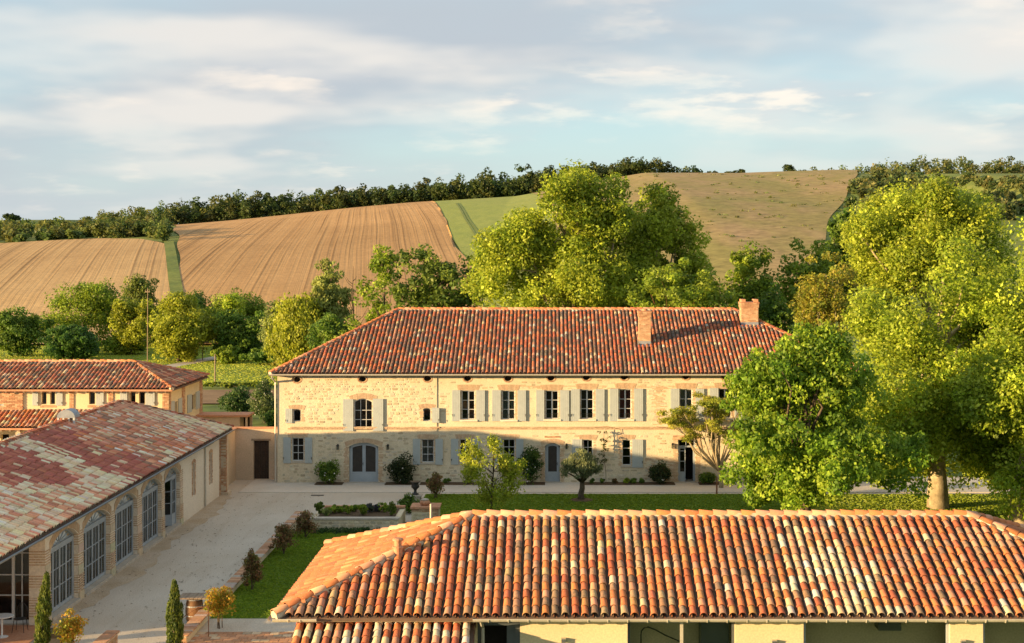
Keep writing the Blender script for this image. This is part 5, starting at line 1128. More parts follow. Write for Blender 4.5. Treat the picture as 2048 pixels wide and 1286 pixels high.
# ---------------------------------------------------------------- small furniture and poles
def furniture():
    rg = random.Random(37)
    # barrel used as a table
    Y = 51.5; x = PX(396, Y); t = thing('barrel_table', 'wooden barrel with a plank top beside the low brick wall', 'table', (x-.12, Y, 0)); x -= .12
    prof = [(.235, 0), (.27, .12), (.30, .3), (.31, .44), (.30, .58), (.27, .76), (.235, .88)]
    mb = MB(); mb.lathe((x, Y, 0), prof, 20); mb.build('barrel', M['oak'], t, True)
    for z in (.05, .26, .58, .80):
        r = float(np.interp(z, [p[1] for p in prof], [p[0] for p in prof]))+.006; mb = MB(); mb.lathe((x, Y, z), [(r-.01, 0), (r, .002), (r, .045), (r-.01, .047)], 20); mb.build('hoop', M['steel'], t)
    n = 8; a, b = x-.5, x+.62
    for i in range(n): mb = MB(); w = (b-a)/n; mb.box(a+i*w+.006, a+(i+1)*w-.006, Y-.42, Y+.42, .90, .935+.003*(i % 2)); mb.build('plank', M['wood'], t)
    mb = MB(); mb.box(a+.1, b-.1, Y-.3, Y-.22, .88, .90); mb.box(a+.1, b-.1, Y+.22, Y+.3, .88, .90); mb.build('batten', M['wood'], t)
    # rusty stair rail
    x, y, z = G(417, 1273, ZL); t = thing('handrail', 'thin rusty handrail with one post at the edge of the paved terrace', 'handrail', (x, y, z)); zt = PZ(1214, y)
    mb = MB(); mb.tube([(x, y, z), (x, y, zt)], .014, 6); mb.build('post', M['rust'], t); mb = MB(); mb.tube([(x, y, zt), (x-.35, y+.05, zt-.02), (PX(362, y), y+.1, PZ(1238, y))], .013, 6); mb.build('rail', M['rust'], t)
    # black square planter with a flat plate
    x, y, _ = G(112, 1288); t = thing('black_planter', 'black square planter tapering downwards beside the gravel court', 'planter', (x, y, 0))
    mb = MB(); mb.hexa([(x-.22, y-.22, 0), (x+.22, y-.22, 0), (x+.22, y+.22, 0), (x-.22, y+.22, 0), (x-.16, y-.16, .22), (x+.16, y-.16, .22), (x+.16, y+.16, .22), (x-.16, y+.16, .22)]); mb.build('foot', M['iron'], t)
    mb = MB(); mb.hexa([(x-.16, y-.16, .22), (x+.16, y-.16, .22), (x+.16, y+.16, .22), (x-.16, y+.16, .22), (x-.3, y-.3, .42), (x+.3, y-.3, .42), (x+.3, y+.3, .42), (x-.3, y+.3, .42)]); mb.box(x-.32, x+.32, y-.32, y+.32, .42, .45); mb.build('bowl', M['iron'], t)
    # iron chair in the porch
    x, y = PX(40, 50.2), 50.2; t = thing('iron_chair', 'black wrought-iron chair under the porch by the glazed wall', 'chair', (x, y, .03))
    mb = MB(); mb.lathe((x, y, .45), [(.2, 0), (.22, .01), (.22, .025), (.2, .03)], 16); mb.build('seat', M['iron'], t)
    for sx, sy in ((-1, -1), (1, -1), (1, 1), (-1, 1)): mb = MB(); mb.tube([(x+sx*.15, y+sy*.15, .45), (x+sx*.2, y+sy*.2, .03)], .012, 5); mb.build('leg', M['iron'], t)
    mb = MB(); P = [(x+.21*math.cos(a), y+.2, .5+.45*math.sin(a)) for a in np.linspace(0, math.pi, 12)]; mb.tube([(x+.21, y+.2, .46)]+P+[(x-.21, y+.2, .46)], .013, 5)
    for k in range(-3, 4): mb.tube([(x+k*.05, y+.2, .47), (x+k*.05, y+.2, .5+.45*math.sqrt(max(0, 1-(k*.05/.21)**2)))], .007, 4)
    mb.build('backrest', M['iron'], t)
    x, y = PX(4, 49.5), 49.5; t = thing('round_table', 'small white round table under the porch at the left edge', 'table', (x, y, .03)); mb = MB(); mb.lathe((x, y, .70), [(.36, 0), (.38, .012), (.38, .03), (.36, .035)], 22); mb.build('table_top', M['white'], t); mb = MB(); mb.lathe((x, y, .03), [(.2, 0), (.2, .02), (.03, .05), (.03, .66)], 14); mb.build('leg', M['white'], t)
    # poles behind the houses
    for xx, yb, yt, r, nm, lab, mt in ((295, 727, 576, .06, 'utility_pole', 'tall slim wooden pole in front of the yellowish trees behind the annex', 'wood'), (405, 720, 684, .06, 'wooden_post', 'weathered post beside the field track entering the trees', 'wood'), (430, 766, 709, .075, 'marker_post', 'yellow-lit wooden post standing alone in the meadow', 'wood'), (1433.5, 989, 955, .05, 'garden_stake', 'dark red stake at the foot of the silk tree', 'rust'), (1208.5, 968, 858, .022, 'vine_stake', 'thin pale stake carrying a climbing vine against the facade', 'pipe_cream')):
        zb = -.2 if yb < 900 else (.03 if yb < 980 else .0); X, Y, z = G(xx, yb, zb)
        if nm == 'vine_stake': Y = 82.15; X = PX(xx, Y)
        t = thing(nm, lab, 'post', (X, Y, z)); h = PZ(yt, Y)-z; mb = MB(); mb.tube([(X, Y, z-.1), (X+h*.004, Y, z+h)], [r, r*.75], 8); mb.build('shaft', M[mt], t)
        mb = MB()
        if nm == 'utility_pole': mb.box(X-.28, X+.28, Y-.06, Y+.06, z+h-.5, z+h-.38); [mb.tube([(X+q, Y, z+h-.38), (X+q, Y, z+h-.2)], .035, 6) for q in (-.22, 0, .22)]; mb.build('crossarm', M['wood'], t)
        else: mb.tube([(X+h*.004, Y, z+h-.002), (X+h*.004, Y, z+h+r*.6)], [r*.8, r*.2], 8); mb.build('cap', M[mt], t)
    # drain grate in the gravel
    x, y, _ = G(635, 991); g = MB()
    for i in range(9): g.box(x-.32+i*.075, x-.29+i*.075, y-.1, y+.1, .004, .018)
    g.box(x-.34, x+.34, y-.12, y-.1, .004, .02); g.box(x-.34, x+.34, y+.1, y+.12, .004, .02); tag(g.build('drain_grate', M['iron'], None), 'dark drain grate set in the gravel in front of the arched double door', 'drain')
furniture()

# ---------------------------------------------------------------- foliage
def unit(rng, n):
    v = rng.normal(size=(n, 3)); return v/np.linalg.norm(v, axis=1, keepdims=True)
def leaves(rng, Cn, Rd, n, size, pal, aspect=.62, squash=.8, up=.35, outward=.6, droop=0.0, hollow=.5, clumptone=.28, lean=None):
    """n leaf quads per clump on and in clumps at Cn with radius Rd"""
    m = len(Cn); N = m*n; idx = np.repeat(np.arange(m), n)
    d = unit(rng, N); r = hollow+(1-hollow)*rng.random(N)**.6
    P = Cn[idx]+d*(Rd[idx]*r)[:, None]*np.array([1, 1, squash])
    nrm = d*outward+unit(rng, N)*.75+np.array([0, 0, up]); nrm /= np.linalg.norm(nrm, axis=1, keepdims=True)
    t = np.cross(nrm, unit(rng, N)); t[:, 2] -= droop; 
    if lean is not None: t = t*.35+np.array(lean)
    t /= np.linalg.norm(t, axis=1, keepdims=True)+1e-9
    b = np.cross(nrm, t); b /= np.linalg.norm(b, axis=1, keepdims=True)+1e-9
    s = size*rng.uniform(.65, 1.3, N); a = (s/2)[:, None]*t; c = (s*aspect/2)[:, None]*b; k = (s*.10)[:, None]*nrm
    V = np.stack([P-a, P+c-k+a*.15, P+a, P-c-k+a*.15], 1)
    pal = np.array(pal, float); pi = rng.random(m); w = np.clip(pi[idx]*(1)+rng.normal(0, .22, N), 0, .999)*(len(pal)-1)
    i0 = w.astype(int); f = (w-i0)[:, None]; col = pal[i0]*(1-f)+pal[np.minimum(i0+1, len(pal)-1)]*f
    tone = (1+clumptone*(rng.random(m)-.5)*2)[idx]*rng.uniform(.8, 1.3, N); col = col*tone[:, None]*np.array([.95, 1.06, 1.0])
    cc = np.concatenate([np.repeat(col, 4, 0), np.ones((N*4, 1))], 1)
    return V.reshape(-1, 3), cc
def leaf_obj(name, V, cc, parent, mat=None): return np_mesh(name, V, np.arange(len(V)).reshape(-1, 4), mat or M['leaf'], parent, cc)
def crown_clumps(rng, c, rad, nl, nc, lobe=.52, spread=.62, lower=.0, shape=None):
    """clump centres on lobes scattered through an ellipsoid"""
    c = np.array(c, float); rad = np.array(rad, float)
    ld = unit(rng, nl); lr = spread*rng.uniform(.55, 1.08, nl); LC = ld*lr[:, None]; LR = lobe*rng.uniform(.7, 1.15, nl)
    LC[0] = 0; LR[0] = .78; LC[1] = (0, 0, -.45); LR[1] = .6
    i = rng.integers(0, nl, nc*2); d = unit(rng, nc*2); r = rng.uniform(.55, 1.0, nc*2)
    Q = LC[i]+d*(LR[i]*r)[:, None]
    k = np.linalg.norm(Q, axis=1) < 1.03; Q = Q[k][:nc]
    if shape is not None: Q[:, :2] *= shape(Q[:, 2])[:, None]
    return c+Q*rad
def tree(name, label, base, c, rad, nc, n, size, pal, clump=.13, bark='bark', tr=.2, limbs=14, seed=0, lobes=7, group=None, cat='tree', lobe=.52, spread=.62, shape=None, trunk_to=None, minz=.25, **kw):
    rng = np.random.default_rng(seed+1000); t = thing(name, label, cat, base, group); nc = int(nc*1.75); n = int(n*.78); rad = tuple(r*1.1 for r in rad)
    Q = crown_clumps(rng, c, rad, lobes, nc, lobe, spread, shape=shape); Q = Q[Q[:, 2] > base[2]+minz]; Rd = clump*min(rad[0], rad[2])*rng.uniform(.75, 1.45, len(Q))*1.6
    V, cc = leaves(rng, Q, Rd, n, size, pal, **kw); leaf_obj('crown', V, cc, t)
    mb = MB(); b = Vector(base); top = Vector(trunk_to or (c[0], c[1], c[2]+rad[2]*.35)); P = [b-Vector((0, 0, .15))]
    for k in range(1, 6): f = k/5; P.append(b.lerp(top, f)+Vector((math.sin(seed+k*2.1)*tr*.5, math.cos(seed*1.3+k*1.7)*tr*.5, 0))*(1-abs(f-.5)))
    rs = [tr*1.35, tr*.95, tr*.8, tr*.62, tr*.42, tr*.16]; mb.tube(P, rs, 9)
    for k in range(limbs):
        q = Vector(Q[rng.integers(0, len(Q))]); f = rng.uniform(.25, .85); i = min(4, int(f*5)); s0 = P[i].lerp(P[i+1], f*5-i)
        if q.z < s0.z-.4*rad[2]: continue
        m1 = s0.lerp(q, .4)+Vector((rng.normal()*.06*rad[0], rng.normal()*.06*rad[0], .10*rad[2])); m2 = s0.lerp(q, .75)+Vector((rng.normal()*.05*rad[0], rng.normal()*.05*rad[0], .06*rad[2])); r0 = tr*rng.uniform(.22, .45)
        mb.tube([s0, m1, m2, q], [r0, r0*.65, r0*.4, r0*.12], 5)
    mb.build('trunk', M[bark], t, True); return t
def tree_px(name, label, x0, x1, yt, yb, Y, zb, nc, n, size, pal, xbase=None, depth=.85, **kw):
    """crown box in photo pixels at depth Y, standing on level zb"""
    s = F/Y; cx = PX((x0+x1)/2, Y); rx = (x1-x0)/2/s; zt, zl = PZ(yt, Y), PZ(yb, Y); zl = max(zl, zb+.15)
    bx = PX(xbase, Y) if xbase else cx
    return tree(name, label, (bx, Y, zb), (cx, Y, (zt+zl)/2), (rx, rx*depth, (zt-zl)/2), nc, n, size, pal, **kw)
def shrub(name, label, x, y, z, w, h, nc, n, size, pal, seed, group=None, cat='shrub', flowers=0, stems=5, stemfrac=.25, taper=0.0, flower_col=None, depth=1.0, lift=.0, **kw):
    rng = np.random.default_rng(seed+5000); t = thing(name, label, cat, (x, y, z), group)
    c = np.array((x, y, z+h*(.5+stemfrac*.5)+lift)); rad = np.array((w/2, w/2*depth, h*(1-stemfrac)/2))
    q = unit(rng, nc)*(rng.uniform(.25, .95, nc)[:, None]); q *= 1+.18*np.sin(q[:, [1, 2, 0]]*4.1+seed); q[:, :2] *= (1-taper*q[:, 2:3]); Q = c+q*rad
    V, cc = leaves(rng, Q, np.full(nc, .22*min(w, h))*rng.uniform(.6, 1.3, nc), n, size, pal, **kw); leaf_obj('foliage', V, cc, t)
    mb = MB()
    for k in range(stems):
        e = Vector(Q[rng.integers(0, nc)]); s0 = Vector((x+rng.normal()*.05*w, y+rng.normal()*.05*w, z-.05)); mb.tube([s0, s0.lerp(e, .5)+Vector((0, 0, .05*h)), e], [.018, .013, .005], 5)
    mb.build('stem', M['bark'], t)
    if flowers:
        i = rng.integers(0, nc, flowers); d = unit(rng, flowers); P = Q[i]+d*(.24*min(w, h)); P[:, 1] -= .05; f = MB()
        for p in P: f.lathe(tuple(p), [(.012, -.02), (.04, 0), (.03, .025), (.008, .03)], 6)
        stuff(f.build('blossom', flower_col or M['flower'], t))
    return t
# ---------------------------------------------------------------- trees and plants
PLANE = [(.19, .25, .02), (.29, .345, .027), (.39, .43, .036), (.47, .48, .05)]
FARPL = [(.19, .24, .02), (.28, .32, .026), (.37, .39, .033), (.44, .44, .045)]
LINDEN = [(.11, .185, .015), (.165, .25, .019), (.245, .32, .025), (.35, .40, .036)]
DARKG = [(.075, .135, .018), (.12, .185, .023), (.20, .255, .032)]
MIDG = [(.15, .21, .021), (.235, .285, .028), (.32, .355, .036)]
YELG = [(.23, .245, .02), (.32, .32, .026), (.41, .385, .036)]
SAGE = [(.15, .18, .05), (.22, .245, .07), (.30, .31, .09)]
RUSTY = [(.20, .205, .022), (.30, .25, .03), (.37, .27, .036), (.25, .28, .034)]
REDP = [(.13, .11, .035), (.22, .12, .05), (.30, .12, .06), (.19, .19, .045)]
ORNG = [(.26, .28, .025), (.44, .30, .03), (.54, .22, .028), (.42, .36, .045)]
OLIV = [(.11, .13, .06), (.19, .20, .10), (.28, .27, .12)]
# near right: linden and two big planes
egg = lambda z: np.clip(1.10-.34*np.clip(z, -.2, 1)-.02*np.clip(-z, 0, 1)**2, .2, 2)*np.where(z < 0, 1+.35*np.clip(-z-.3, 0, 1), 1)
tree_px('linden_tree', 'dense egg-shaped dark green tree right of the main house, foliage down to the lawn', 1408, 1815, 655, 1040, 64, ZL, 430, 130, .18, LINDEN, seed=1, clump=.062, lobes=30, lobe=.26, spread=.80, shape=egg, limbs=20, tr=.24, droop=.5)
tree('plane_tree', 'large sunlit plane tree with pale trunk standing behind the dark egg-shaped tree', (18.9, 73, ZL), (19.2, 74, 6.2), (6.6, 5.4, 6.5), 680, 125, .19, PLANE, seed=2, clump=.06, shape=lambda z: 1+.4*np.clip(-z-.2, 0, 1), lobes=30, lobe=.26, spread=.80, minz=.9, bark='bark_pale', tr=.42, limbs=26, trunk_to=(19.3, 73.6, 11.5), group=None)
tree('plane_tree', 'large sunlit plane tree cut by the right edge, its thick trunk at the frame edge', (21.5, 68.6, ZL), (24.2, 69.5, 6.5), (6.0, 5.2, 7.1), 600, 125, .19, PLANE, seed=3, clump=.06, shape=lambda z: 1+.4*np.clip(-z-.2, 0, 1), lobes=30, lobe=.26, spread=.80, minz=.8, bark='bark_pale', tr=.45, limbs=24, trunk_to=(23.6, 69.2, 12))
# mid distance right
tree_px('plane_tree', 'tall yellowish plane tree rising to the skyline behind the right-hand trees', 1690, 2020, 345, 690, 112, -.2, 400, 120, .26, FARPL, seed=4, clump=.085, lobes=26, lobe=.28, spread=.82, bark='bark_pale', tr=.5, limbs=26)
tree_px('brown_leaved_tree', 'sparse brownish tree with bare pale branches beside the second chimney', 1566, 1738, 488, 690, 101, -.2, 80, 90, .22, RUSTY, seed=5, clump=.11, lobes=7, tr=.2, limbs=36, bark='bark_pale', hollow=.2)
tree_px('bushy_tree', 'pale green bushy tree below the dry hillside at right', 1545, 1690, 462, 660, 122, -.2, 70, 80, .34, MIDG, seed=6, clump=.12, tr=.2)
tree_px('dark_tree', 'dark green tree with a flat crown among the trees right of the ridge', 1625, 1745, 430, 600, 128, -.2, 60, 80, .36, DARKG, seed=7, clump=.12, tr=.2)
tree_px('green_tree', 'green tree between the big plane trees and the brownish tree', 1440, 1585, 490, 690, 126, -.2, 80, 80, .34, MIDG, seed=8, clump=.12, tr=.2)
tree_px('shrubby_tree', 'shaded green shrubby tree right behind the second chimney', 1500, 1600, 560, 720, 106, -.2, 50, 80, .28, DARKG, seed=9, clump=.13, tr=.15)
# behind the main house
tree_px('plane_tree', 'huge yellow-green plane tree behind the middle of the farmhouse roof', 965, 1300, 330, 740, 112, -.2, 440, 125, .26, FARPL, seed=10, clump=.075, shape=lambda z: 1.04-.22*z, lobes=30, lobe=.27, spread=.80, bark='bark_pale', tr=.5, limbs=34)
tree_px('plane_tree', 'second yellow-green plane tree with a narrow high top behind the farmhouse roof', 1200, 1425, 352, 720, 116, -.2, 340, 115, .26, FARPL, seed=11, clump=.085, lobes=24, lobe=.28, spread=.80, bark='bark_pale', tr=.4, limbs=28)
tree_px('young_tree', 'low pale green tree with reddish twigs just behind the first chimney', 1235, 1490, 528, 720, 105, -.2, 120, 90, .28, MIDG, seed=12, clump=.10, tr=.16, limbs=40, bark='rust', hollow=.2)
tree_px('round_tree', 'bright green round treetop peeping over the left part of the farmhouse ridge', 798, 905, 574, 760, 106, -.2, 60, 90, .26, MIDG, seed=13, clump=.13, tr=.14)
tree_px('tall_dark_tree', 'tall dark tree with an open crown in front of the tilled field', 782, 962, 482, 735, 134, -.2, 110, 80, .36, [(.07, .115, .018), (.12, .165, .024), (.20, .23, .03)], seed=14, clump=.10, lobes=9, tr=.22, limbs=26)
tree_px('slender_tree', 'thin straggly tree with gappy yellow-green foliage before the tilled field', 728, 812, 478, 740, 140, -.2, 34, 80, .34, MIDG, seed=15, clump=.20, lobes=7, lobe=.3, spread=.85, tr=.14, limbs=18)
def dead_tree():
    Y = 141; x = PX(707, Y); t = thing('bare_tree', 'leafless dead tree standing before the tilled field', 'tree', (x, Y, -.2)); rg = random.Random(3); mb = MB()
    zt = PZ(532, Y); P = [Vector((x+math.sin(k)*.08, Y, -.3+(zt+.3)*k/6)) for k in range(7)]; mb.tube(P, [.2, .17, .15, .12, .09, .05, .015], 7); mb.build('trunk', M['bark'], t, True)
    for k in range(16):
        f = rg.uniform(.35, .95); i = int(f*6); s0 = P[i].lerp(P[i+1], f*6-i); a = rg.uniform(0, 6.28); L = rg.uniform(.8, 2.0)*(1.3-f)
        m1 = s0+Vector((math.cos(a)*L*.6, math.sin(a)*L*.6, L*.45)); m2 = s0+Vector((math.cos(a)*L, math.sin(a)*L, L*1.15)); mb = MB(); mb.tube([s0, m1, m2], [.05, .03, .008], 4); mb.build('branch', M['bark'], t)
dead_tree()
tree_px('willow_tree', 'pale silvery willow with a slanting top before the tilled field', 612, 700, 525, 700, 152, -.2, 80, 90, .32, [(.22, .24, .06), (.30, .30, .075), (.36, .35, .10)], seed=16, clump=.14, lobes=7, droop=.8, tr=.15)
tree_px('grey_green_tree', 'broad grey-green tree at the foot of the tilled field', 512, 618, 574, 720, 160, -.2, 80, 80, .36, SAGE, seed=17, clump=.13, tr=.16)
tree_px('weeping_willow', 'yellow-green weeping tree left of the farmhouse roof', 524, 665, 590, 722, 150, -.2, 120, 90, .30, YELG, seed=18, clump=.13, lobes=9, droop=1.4, squash=1.2, tr=.18)
tree_px('dark_bush_tree', 'dark shaded tree close behind the left hip of the farmhouse', 610, 720, 628, 735, 138, -.2, 80, 80, .30, DARKG, seed=19, clump=.13, tr=.15)
tree_px('bushy_tree', 'fresh green bushy tree touching the left hip of the farmhouse', 652, 745, 628, 735, 126, -.2, 70, 80, .26, MIDG, seed=20, clump=.14, tr=.14)
tree_px('red_leaved_tree', 'small dark red-leaved tree above the left hip of the farmhouse', 712, 768, 626, 735, 118, -.2, 50, 80, .22, [(0.078, 0.014, 0.018), (0.123, 0.021, 0.025), (0.175, 0.035, 0.031)], seed=21, clump=.18, tr=.1)
tree_px('low_green_tree', 'light green treetop showing just over the left hip beside the red-leaved tree', 755, 812, 628, 735, 114, -.2, 40, 80, .22, MIDG, seed=22, clump=.18, tr=.1)
# tree line behind the annex
L_ = [('broad_tree', 'broad green tree with a domed crown left of the tall slim one', 78, 262, 556, 712, 192, MIDG, 110, 23), ('broad_tree', 'dark tree at the left edge in front of the tilled field', -20, 92, 612, 728, 184, DARKG, 90, 24), ('shady_tree', 'low dark blue-green tree just above the annex ridge', 72, 210, 645, 728, 176, [(.06, .12, .022), (.09, .16, .028)], 100, 25),
      ('tall_tree', 'tallest slim tree of the line, pale green, beside the grass strip', 262, 343, 532, 712, 202, [(0.123, 0.157, 0.031), (0.193, 0.218, 0.042), (0.263, 0.272, 0.052)], 90, 26), ('yellow_tree', 'yellowish small tree between the domed tree and the pole', 222, 300, 592, 722, 186, YELG, 60, 27), ('golden_tree', 'large golden-green tree with bare trunk foot beside the field track', 292, 424, 594, 716, 175, YELG, 140, 28),
      ('round_dark_tree', 'round dark green tree above the golden-green one', 338, 428, 564, 700, 206, DARKG, 80, 29), ('spreading_tree', 'green tree with a slanting shoulder below the tilled field', 404, 512, 566, 710, 204, MIDG, 80, 30), ('bright_tree', 'small bright-topped tree at the middle of the tree line', 436, 492, 590, 700, 190, PLANE, 40, 31), ('leafy_tree', 'deep green leafy tree right of the track into the trees', 412, 532, 618, 726, 176, DARKG, 120, 32)]
for nm, lab, a, b, c, d, Y, pal, nc, sd_ in L_: tree_px(nm, lab, a-8, b+8, c, d+4, Y, -.25, int(nc*1.3), 90, .33, pal, seed=sd_, clump=.13, lobes=8, lobe=.42, spread=.7, tr=.22)
for k, (x0, x1, yt, yb, Y, pal, lab) in enumerate([(205, 300, 680, 720, 188, MIDG, 'low scrub under the yellowish tree at the meadow edge'), (340, 400, 690, 722, 178, [(0.075, 0.125, 0.019), (0.112, 0.163, 0.025)], 'fresh green bush at the foot of the golden-green tree'), (425, 480, 690, 724, 172, MIDG, 'leafy bush right beside the field track'), (478, 590, 690, 724, 170, DARKG, 'long dark bush at the meadow edge left of the farmhouse roof'), (545, 600, 706, 724, 165, RUSTY, 'rusty low bush at the meadow edge'), (80, 210, 690, 726, 182, DARKG, 'shaded undergrowth bush below the domed tree')]):
    w = (x1-x0)*Y/F; h = (yb-yt)*Y/F; shrub('meadow_bush', lab, PX((x0+x1)/2, Y), Y, -.25, w, h, 60, 70, .34, pal, 60+k, stemfrac=.05)
# garden bushes behind the courtyard wall
shrub('garden_shrub', 'rounded dark green shrub between the annex and the farmhouse', PX(474, 116), 116, -.2, 2.6, 2.4, 80, 90, .17, [(0.031, 0.075, 0.018), (0.062, 0.106, 0.025), (0.112, 0.150, 0.037)], 70, stemfrac=.05)
shrub('flowering_shrub', 'white-flecked shrub against the left corner of the farmhouse', PX(528, 113), 113, -.2, 1.9, 3.1, 80, 90, .15, [(0.050, 0.088, 0.022), (0.100, 0.138, 0.037), (0.200, 0.213, 0.100)], 71, stemfrac=.05, flowers=70)
shrub('garden_shrub', 'small green shrub behind the wall with the wooden door', PX(545, 104), 104, -.2, 1.0, 1.9, 50, 90, .13, DARKG, 72, stemfrac=.05)
shrub('garden_shrub', 'thin dark shrub beside the right wall of the annex', PX(418, 105), 105, -.2, .8, 1.6, 40, 80, .13, DARKG, 73, stemfrac=.05)
shrub('meadow_hedge', 'long rough grassy hedge at the near edge of the meadow', PX(480, 142), 142, -.2, 9.5, .5, 150, 90, .16, [(.20, .25, .03), (.27, .30, .035), (.30, .29, .05)], 74, stemfrac=.0, depth=.15, cat='hedge')
# lawn trees
tree('young_tree', 'slender young yellow-green tree on the lawn in front of the farmhouse', (-2.75, 70.2, ZL), (-2.65, 70.2, 2.5), (1.35, 1.2, 2.1), 120, 40, .14, [(.24, .28, .02), (.36, .37, .03), (.46, .44, .05)], seed=40, clump=.13, lobes=12, lobe=.3, spread=.85, tr=.05, limbs=40, hollow=.1, trunk_to=(-2.6, 70.2, 4.2), aspect=.45, droop=.7)
def olive():
    rng = np.random.default_rng(77); x, y = PX(1163, 75.3), 75.3; t = thing('olive_tree', 'small olive tree with a twisted trunk on the lawn, its top catching the sun', 'tree', (x, y, ZL))
    Q = []
    for k in range(110):
        a = rng.uniform(0, 6.28); f = rng.random()**.6; Q.append((x+math.cos(a)*f*.95, y+math.sin(a)*f*.9, ZL+1.15+1.35*(1-.55*f*f)*rng.uniform(.25, 1.0)))
    Q = np.array(Q); V, cc = leaves(rng, Q, np.full(len(Q), .22), 70, .13, OLIV, aspect=.28, hollow=.1, lean=(0, 0, .55)); leaf_obj('crown', V, cc, t)
    mb = MB(); mb.tube([(x, y, ZL-.1), (x-.03, y, ZL+.3), (x+.04, y, ZL+.6), (x+.03, y, ZL+.9)], [.2, .15, .14, .12], 10)
    for q in Q[::5]: mb.tube([(x+.03, y, ZL+.85), Vector((x, y, ZL+.9)).lerp(Vector(q), .5)+Vector((0, 0, .06)), q], [.06, .03, .008], 5)
    mb.build('trunk', M['bark'], t, True)
    mb = MB(); mb.lathe((x, y, ZL+.003), [(.62, 0), (.5, .03), (.2, .05), (.05, .06)], 22); mb.build('root_mulch', M['soil'], t)
olive()
def silk_tree():
    rng = np.random.default_rng(91); b = Vector((PX(1442, 80.6), 80.6, .03)); t = thing('silk_tree', 'multi-stemmed tree with feathery foliage leaning left across the farmhouse corner', 'tree', tuple(b)); mb = MB(); E = []
    fork = b+Vector((-.1, 0, .9)); mb.tube([b-Vector((0, 0, .1)), b+Vector((.05, 0, .5)), fork], [.13, .11, .1], 8)
    for k in range(20):
        px_ = rng.uniform(1338, 1490); py_ = rng.uniform(795, 872)+abs(px_-1420)*.25*rng.random(); Y = 80.6+rng.uniform(-1.3, .9); e = Vector((PX(px_, Y), Y, PZ(py_, Y))); m = fork.lerp(e, .45)+Vector((-.25*rng.random(), 0, -.15)); mb.tube([fork, m, fork.lerp(e, .75), e], [.06, .045, .03, .01], 6); E.append(e)
        for j in range(3):
            e2 = e+Vector((rng.normal()*.4, rng.normal()*.4, rng.uniform(-.2, .35))); mb.tube([fork.lerp(e, .72), e2], [.02, .006], 4); E.append(e2)
    mb.build('trunk', M['bark_pale'], t, True); Q = np.array([tuple(e) for e in E]); V, cc = leaves(rng, Q, np.full(len(Q), .38), 150, .15, [(.26, .28, .03), (.38, .35, .04), (.44, .37, .06)], aspect=.4, hollow=.1, squash=.5); leaf_obj('crown', V, cc, t)
silk_tree()
# cypresses
def cypress(label, x, y, h, w, seed, lean=0):
    rng = np.random.default_rng(seed); t = thing('cypress', label, 'tree', (x, y, 0), 'columnar cypresses'); n = 260; f = rng.random(n); a = rng.uniform(0, 6.28, n); r = w/2*np.clip(np.minimum(1, (1-f)*2.2+.12), .1, 1)*rng.uniform(.5, 1, n)
    Q = np.stack([x+np.cos(a)*r+lean*f, y+np.sin(a)*r, .12+f*(h-.25)], 1); V, cc = leaves(rng, Q, np.full(n, .075), 34, .085, [(0.050, 0.081, 0.015), (0.100, 0.131, 0.020), (0.175, 0.188, 0.025)], aspect=.4, squash=2.0, hollow=.2, lean=(0, 0, 1.1), outward=.9); leaf_obj('crown', V, cc, t)
    mb = MB(); mb.tube([(x, y, -.1), (x+lean*.5, y, h*.5), (x+lean*.9, y, h*.9)], [.05, .035, .01], 7); mb.build('trunk', M['bark'], t)
cypress('slim green cypress beside the barrel table', PX(349, 47.4), 47.4, PZ(1158, 47.4), .50, 5)
cypress('slim yellowish leaning cypress in front of the first arched door', PX(80, 47.2), 47.2, PZ(1142, 47.2), .46, 6, .22)
# shrubs along the wall
shrub('orange_shrub', 'orange-leaved shrub in front of the barrel table', *G(440, 1256, ZL)[:2], ZL, 1.0, 1.42, 60, 45, .085, ORNG, 80, group='orange shrubs', stemfrac=.3)
shrub('orange_shrub', 'orange-leaved shrub next to the black planter at lower left', PX(140, 47.0), 47.0, 0, .95, PZ(1216, 47.0), 60, 45, .085, ORNG, 81, group='orange shrubs', stemfrac=.2)
for k, (px_, yb, yt, w, lab) in enumerate([(505, 1180, 1098, .62, 'dark red shrub nearest the barrel table along the wall'), (566, 1108, 1043, .80, 'dark red shrub midway along the low brick wall'), (610, 1075, 1020, .78, 'dark red shrub at the corner of the raised bed'), (871, 996, 944, .75, 'dark red shrub on the lawn beside the black urn')]):
    x, y, z = G(px_, yb, ZL); shrub('photinia', lab, x, y, z, w*1.2, (yb-yt)*y/F, 60, 45, .085, REDP, 85+k,  group='dark red shrubs', stemfrac=.06, taper=.45)
# roses and shrubs along the facade
for k, (a, b, yt, fl, lab, pal) in enumerate([(634, 679, 921, 26, 'white rose bush left of the arched double door', DARKG), (777, 829, 912, 10, 'dark bush right of the arched double door', [(0.020, 0.037, 0.013), (0.037, 0.062, 0.016), (0.062, 0.062, 0.025)]), (1038, 1086, 893, 34, 'tall white-flowered climber left of the arched single door', [(0.025, 0.062, 0.013), (0.056, 0.100, 0.018), (0.112, 0.163, 0.025)]), (1297, 1346, 927, 4, 'dark shrub left of the open glazed door', [(0.020, 0.044, 0.013), (0.044, 0.075, 0.018), (0.075, 0.062, 0.025)]), (1400, 1432, 945, 0, 'small dark shrub right of the open glazed door', DARKG)]):
    Y = 81.75; shrub('facade_shrub', lab, PX((a+b)/2, Y), Y, .035, (b-a)*Y/F, (970-yt)*Y/F, 70, 55, .11, pal, 100+k, stemfrac=.04, flowers=fl, depth=.5)
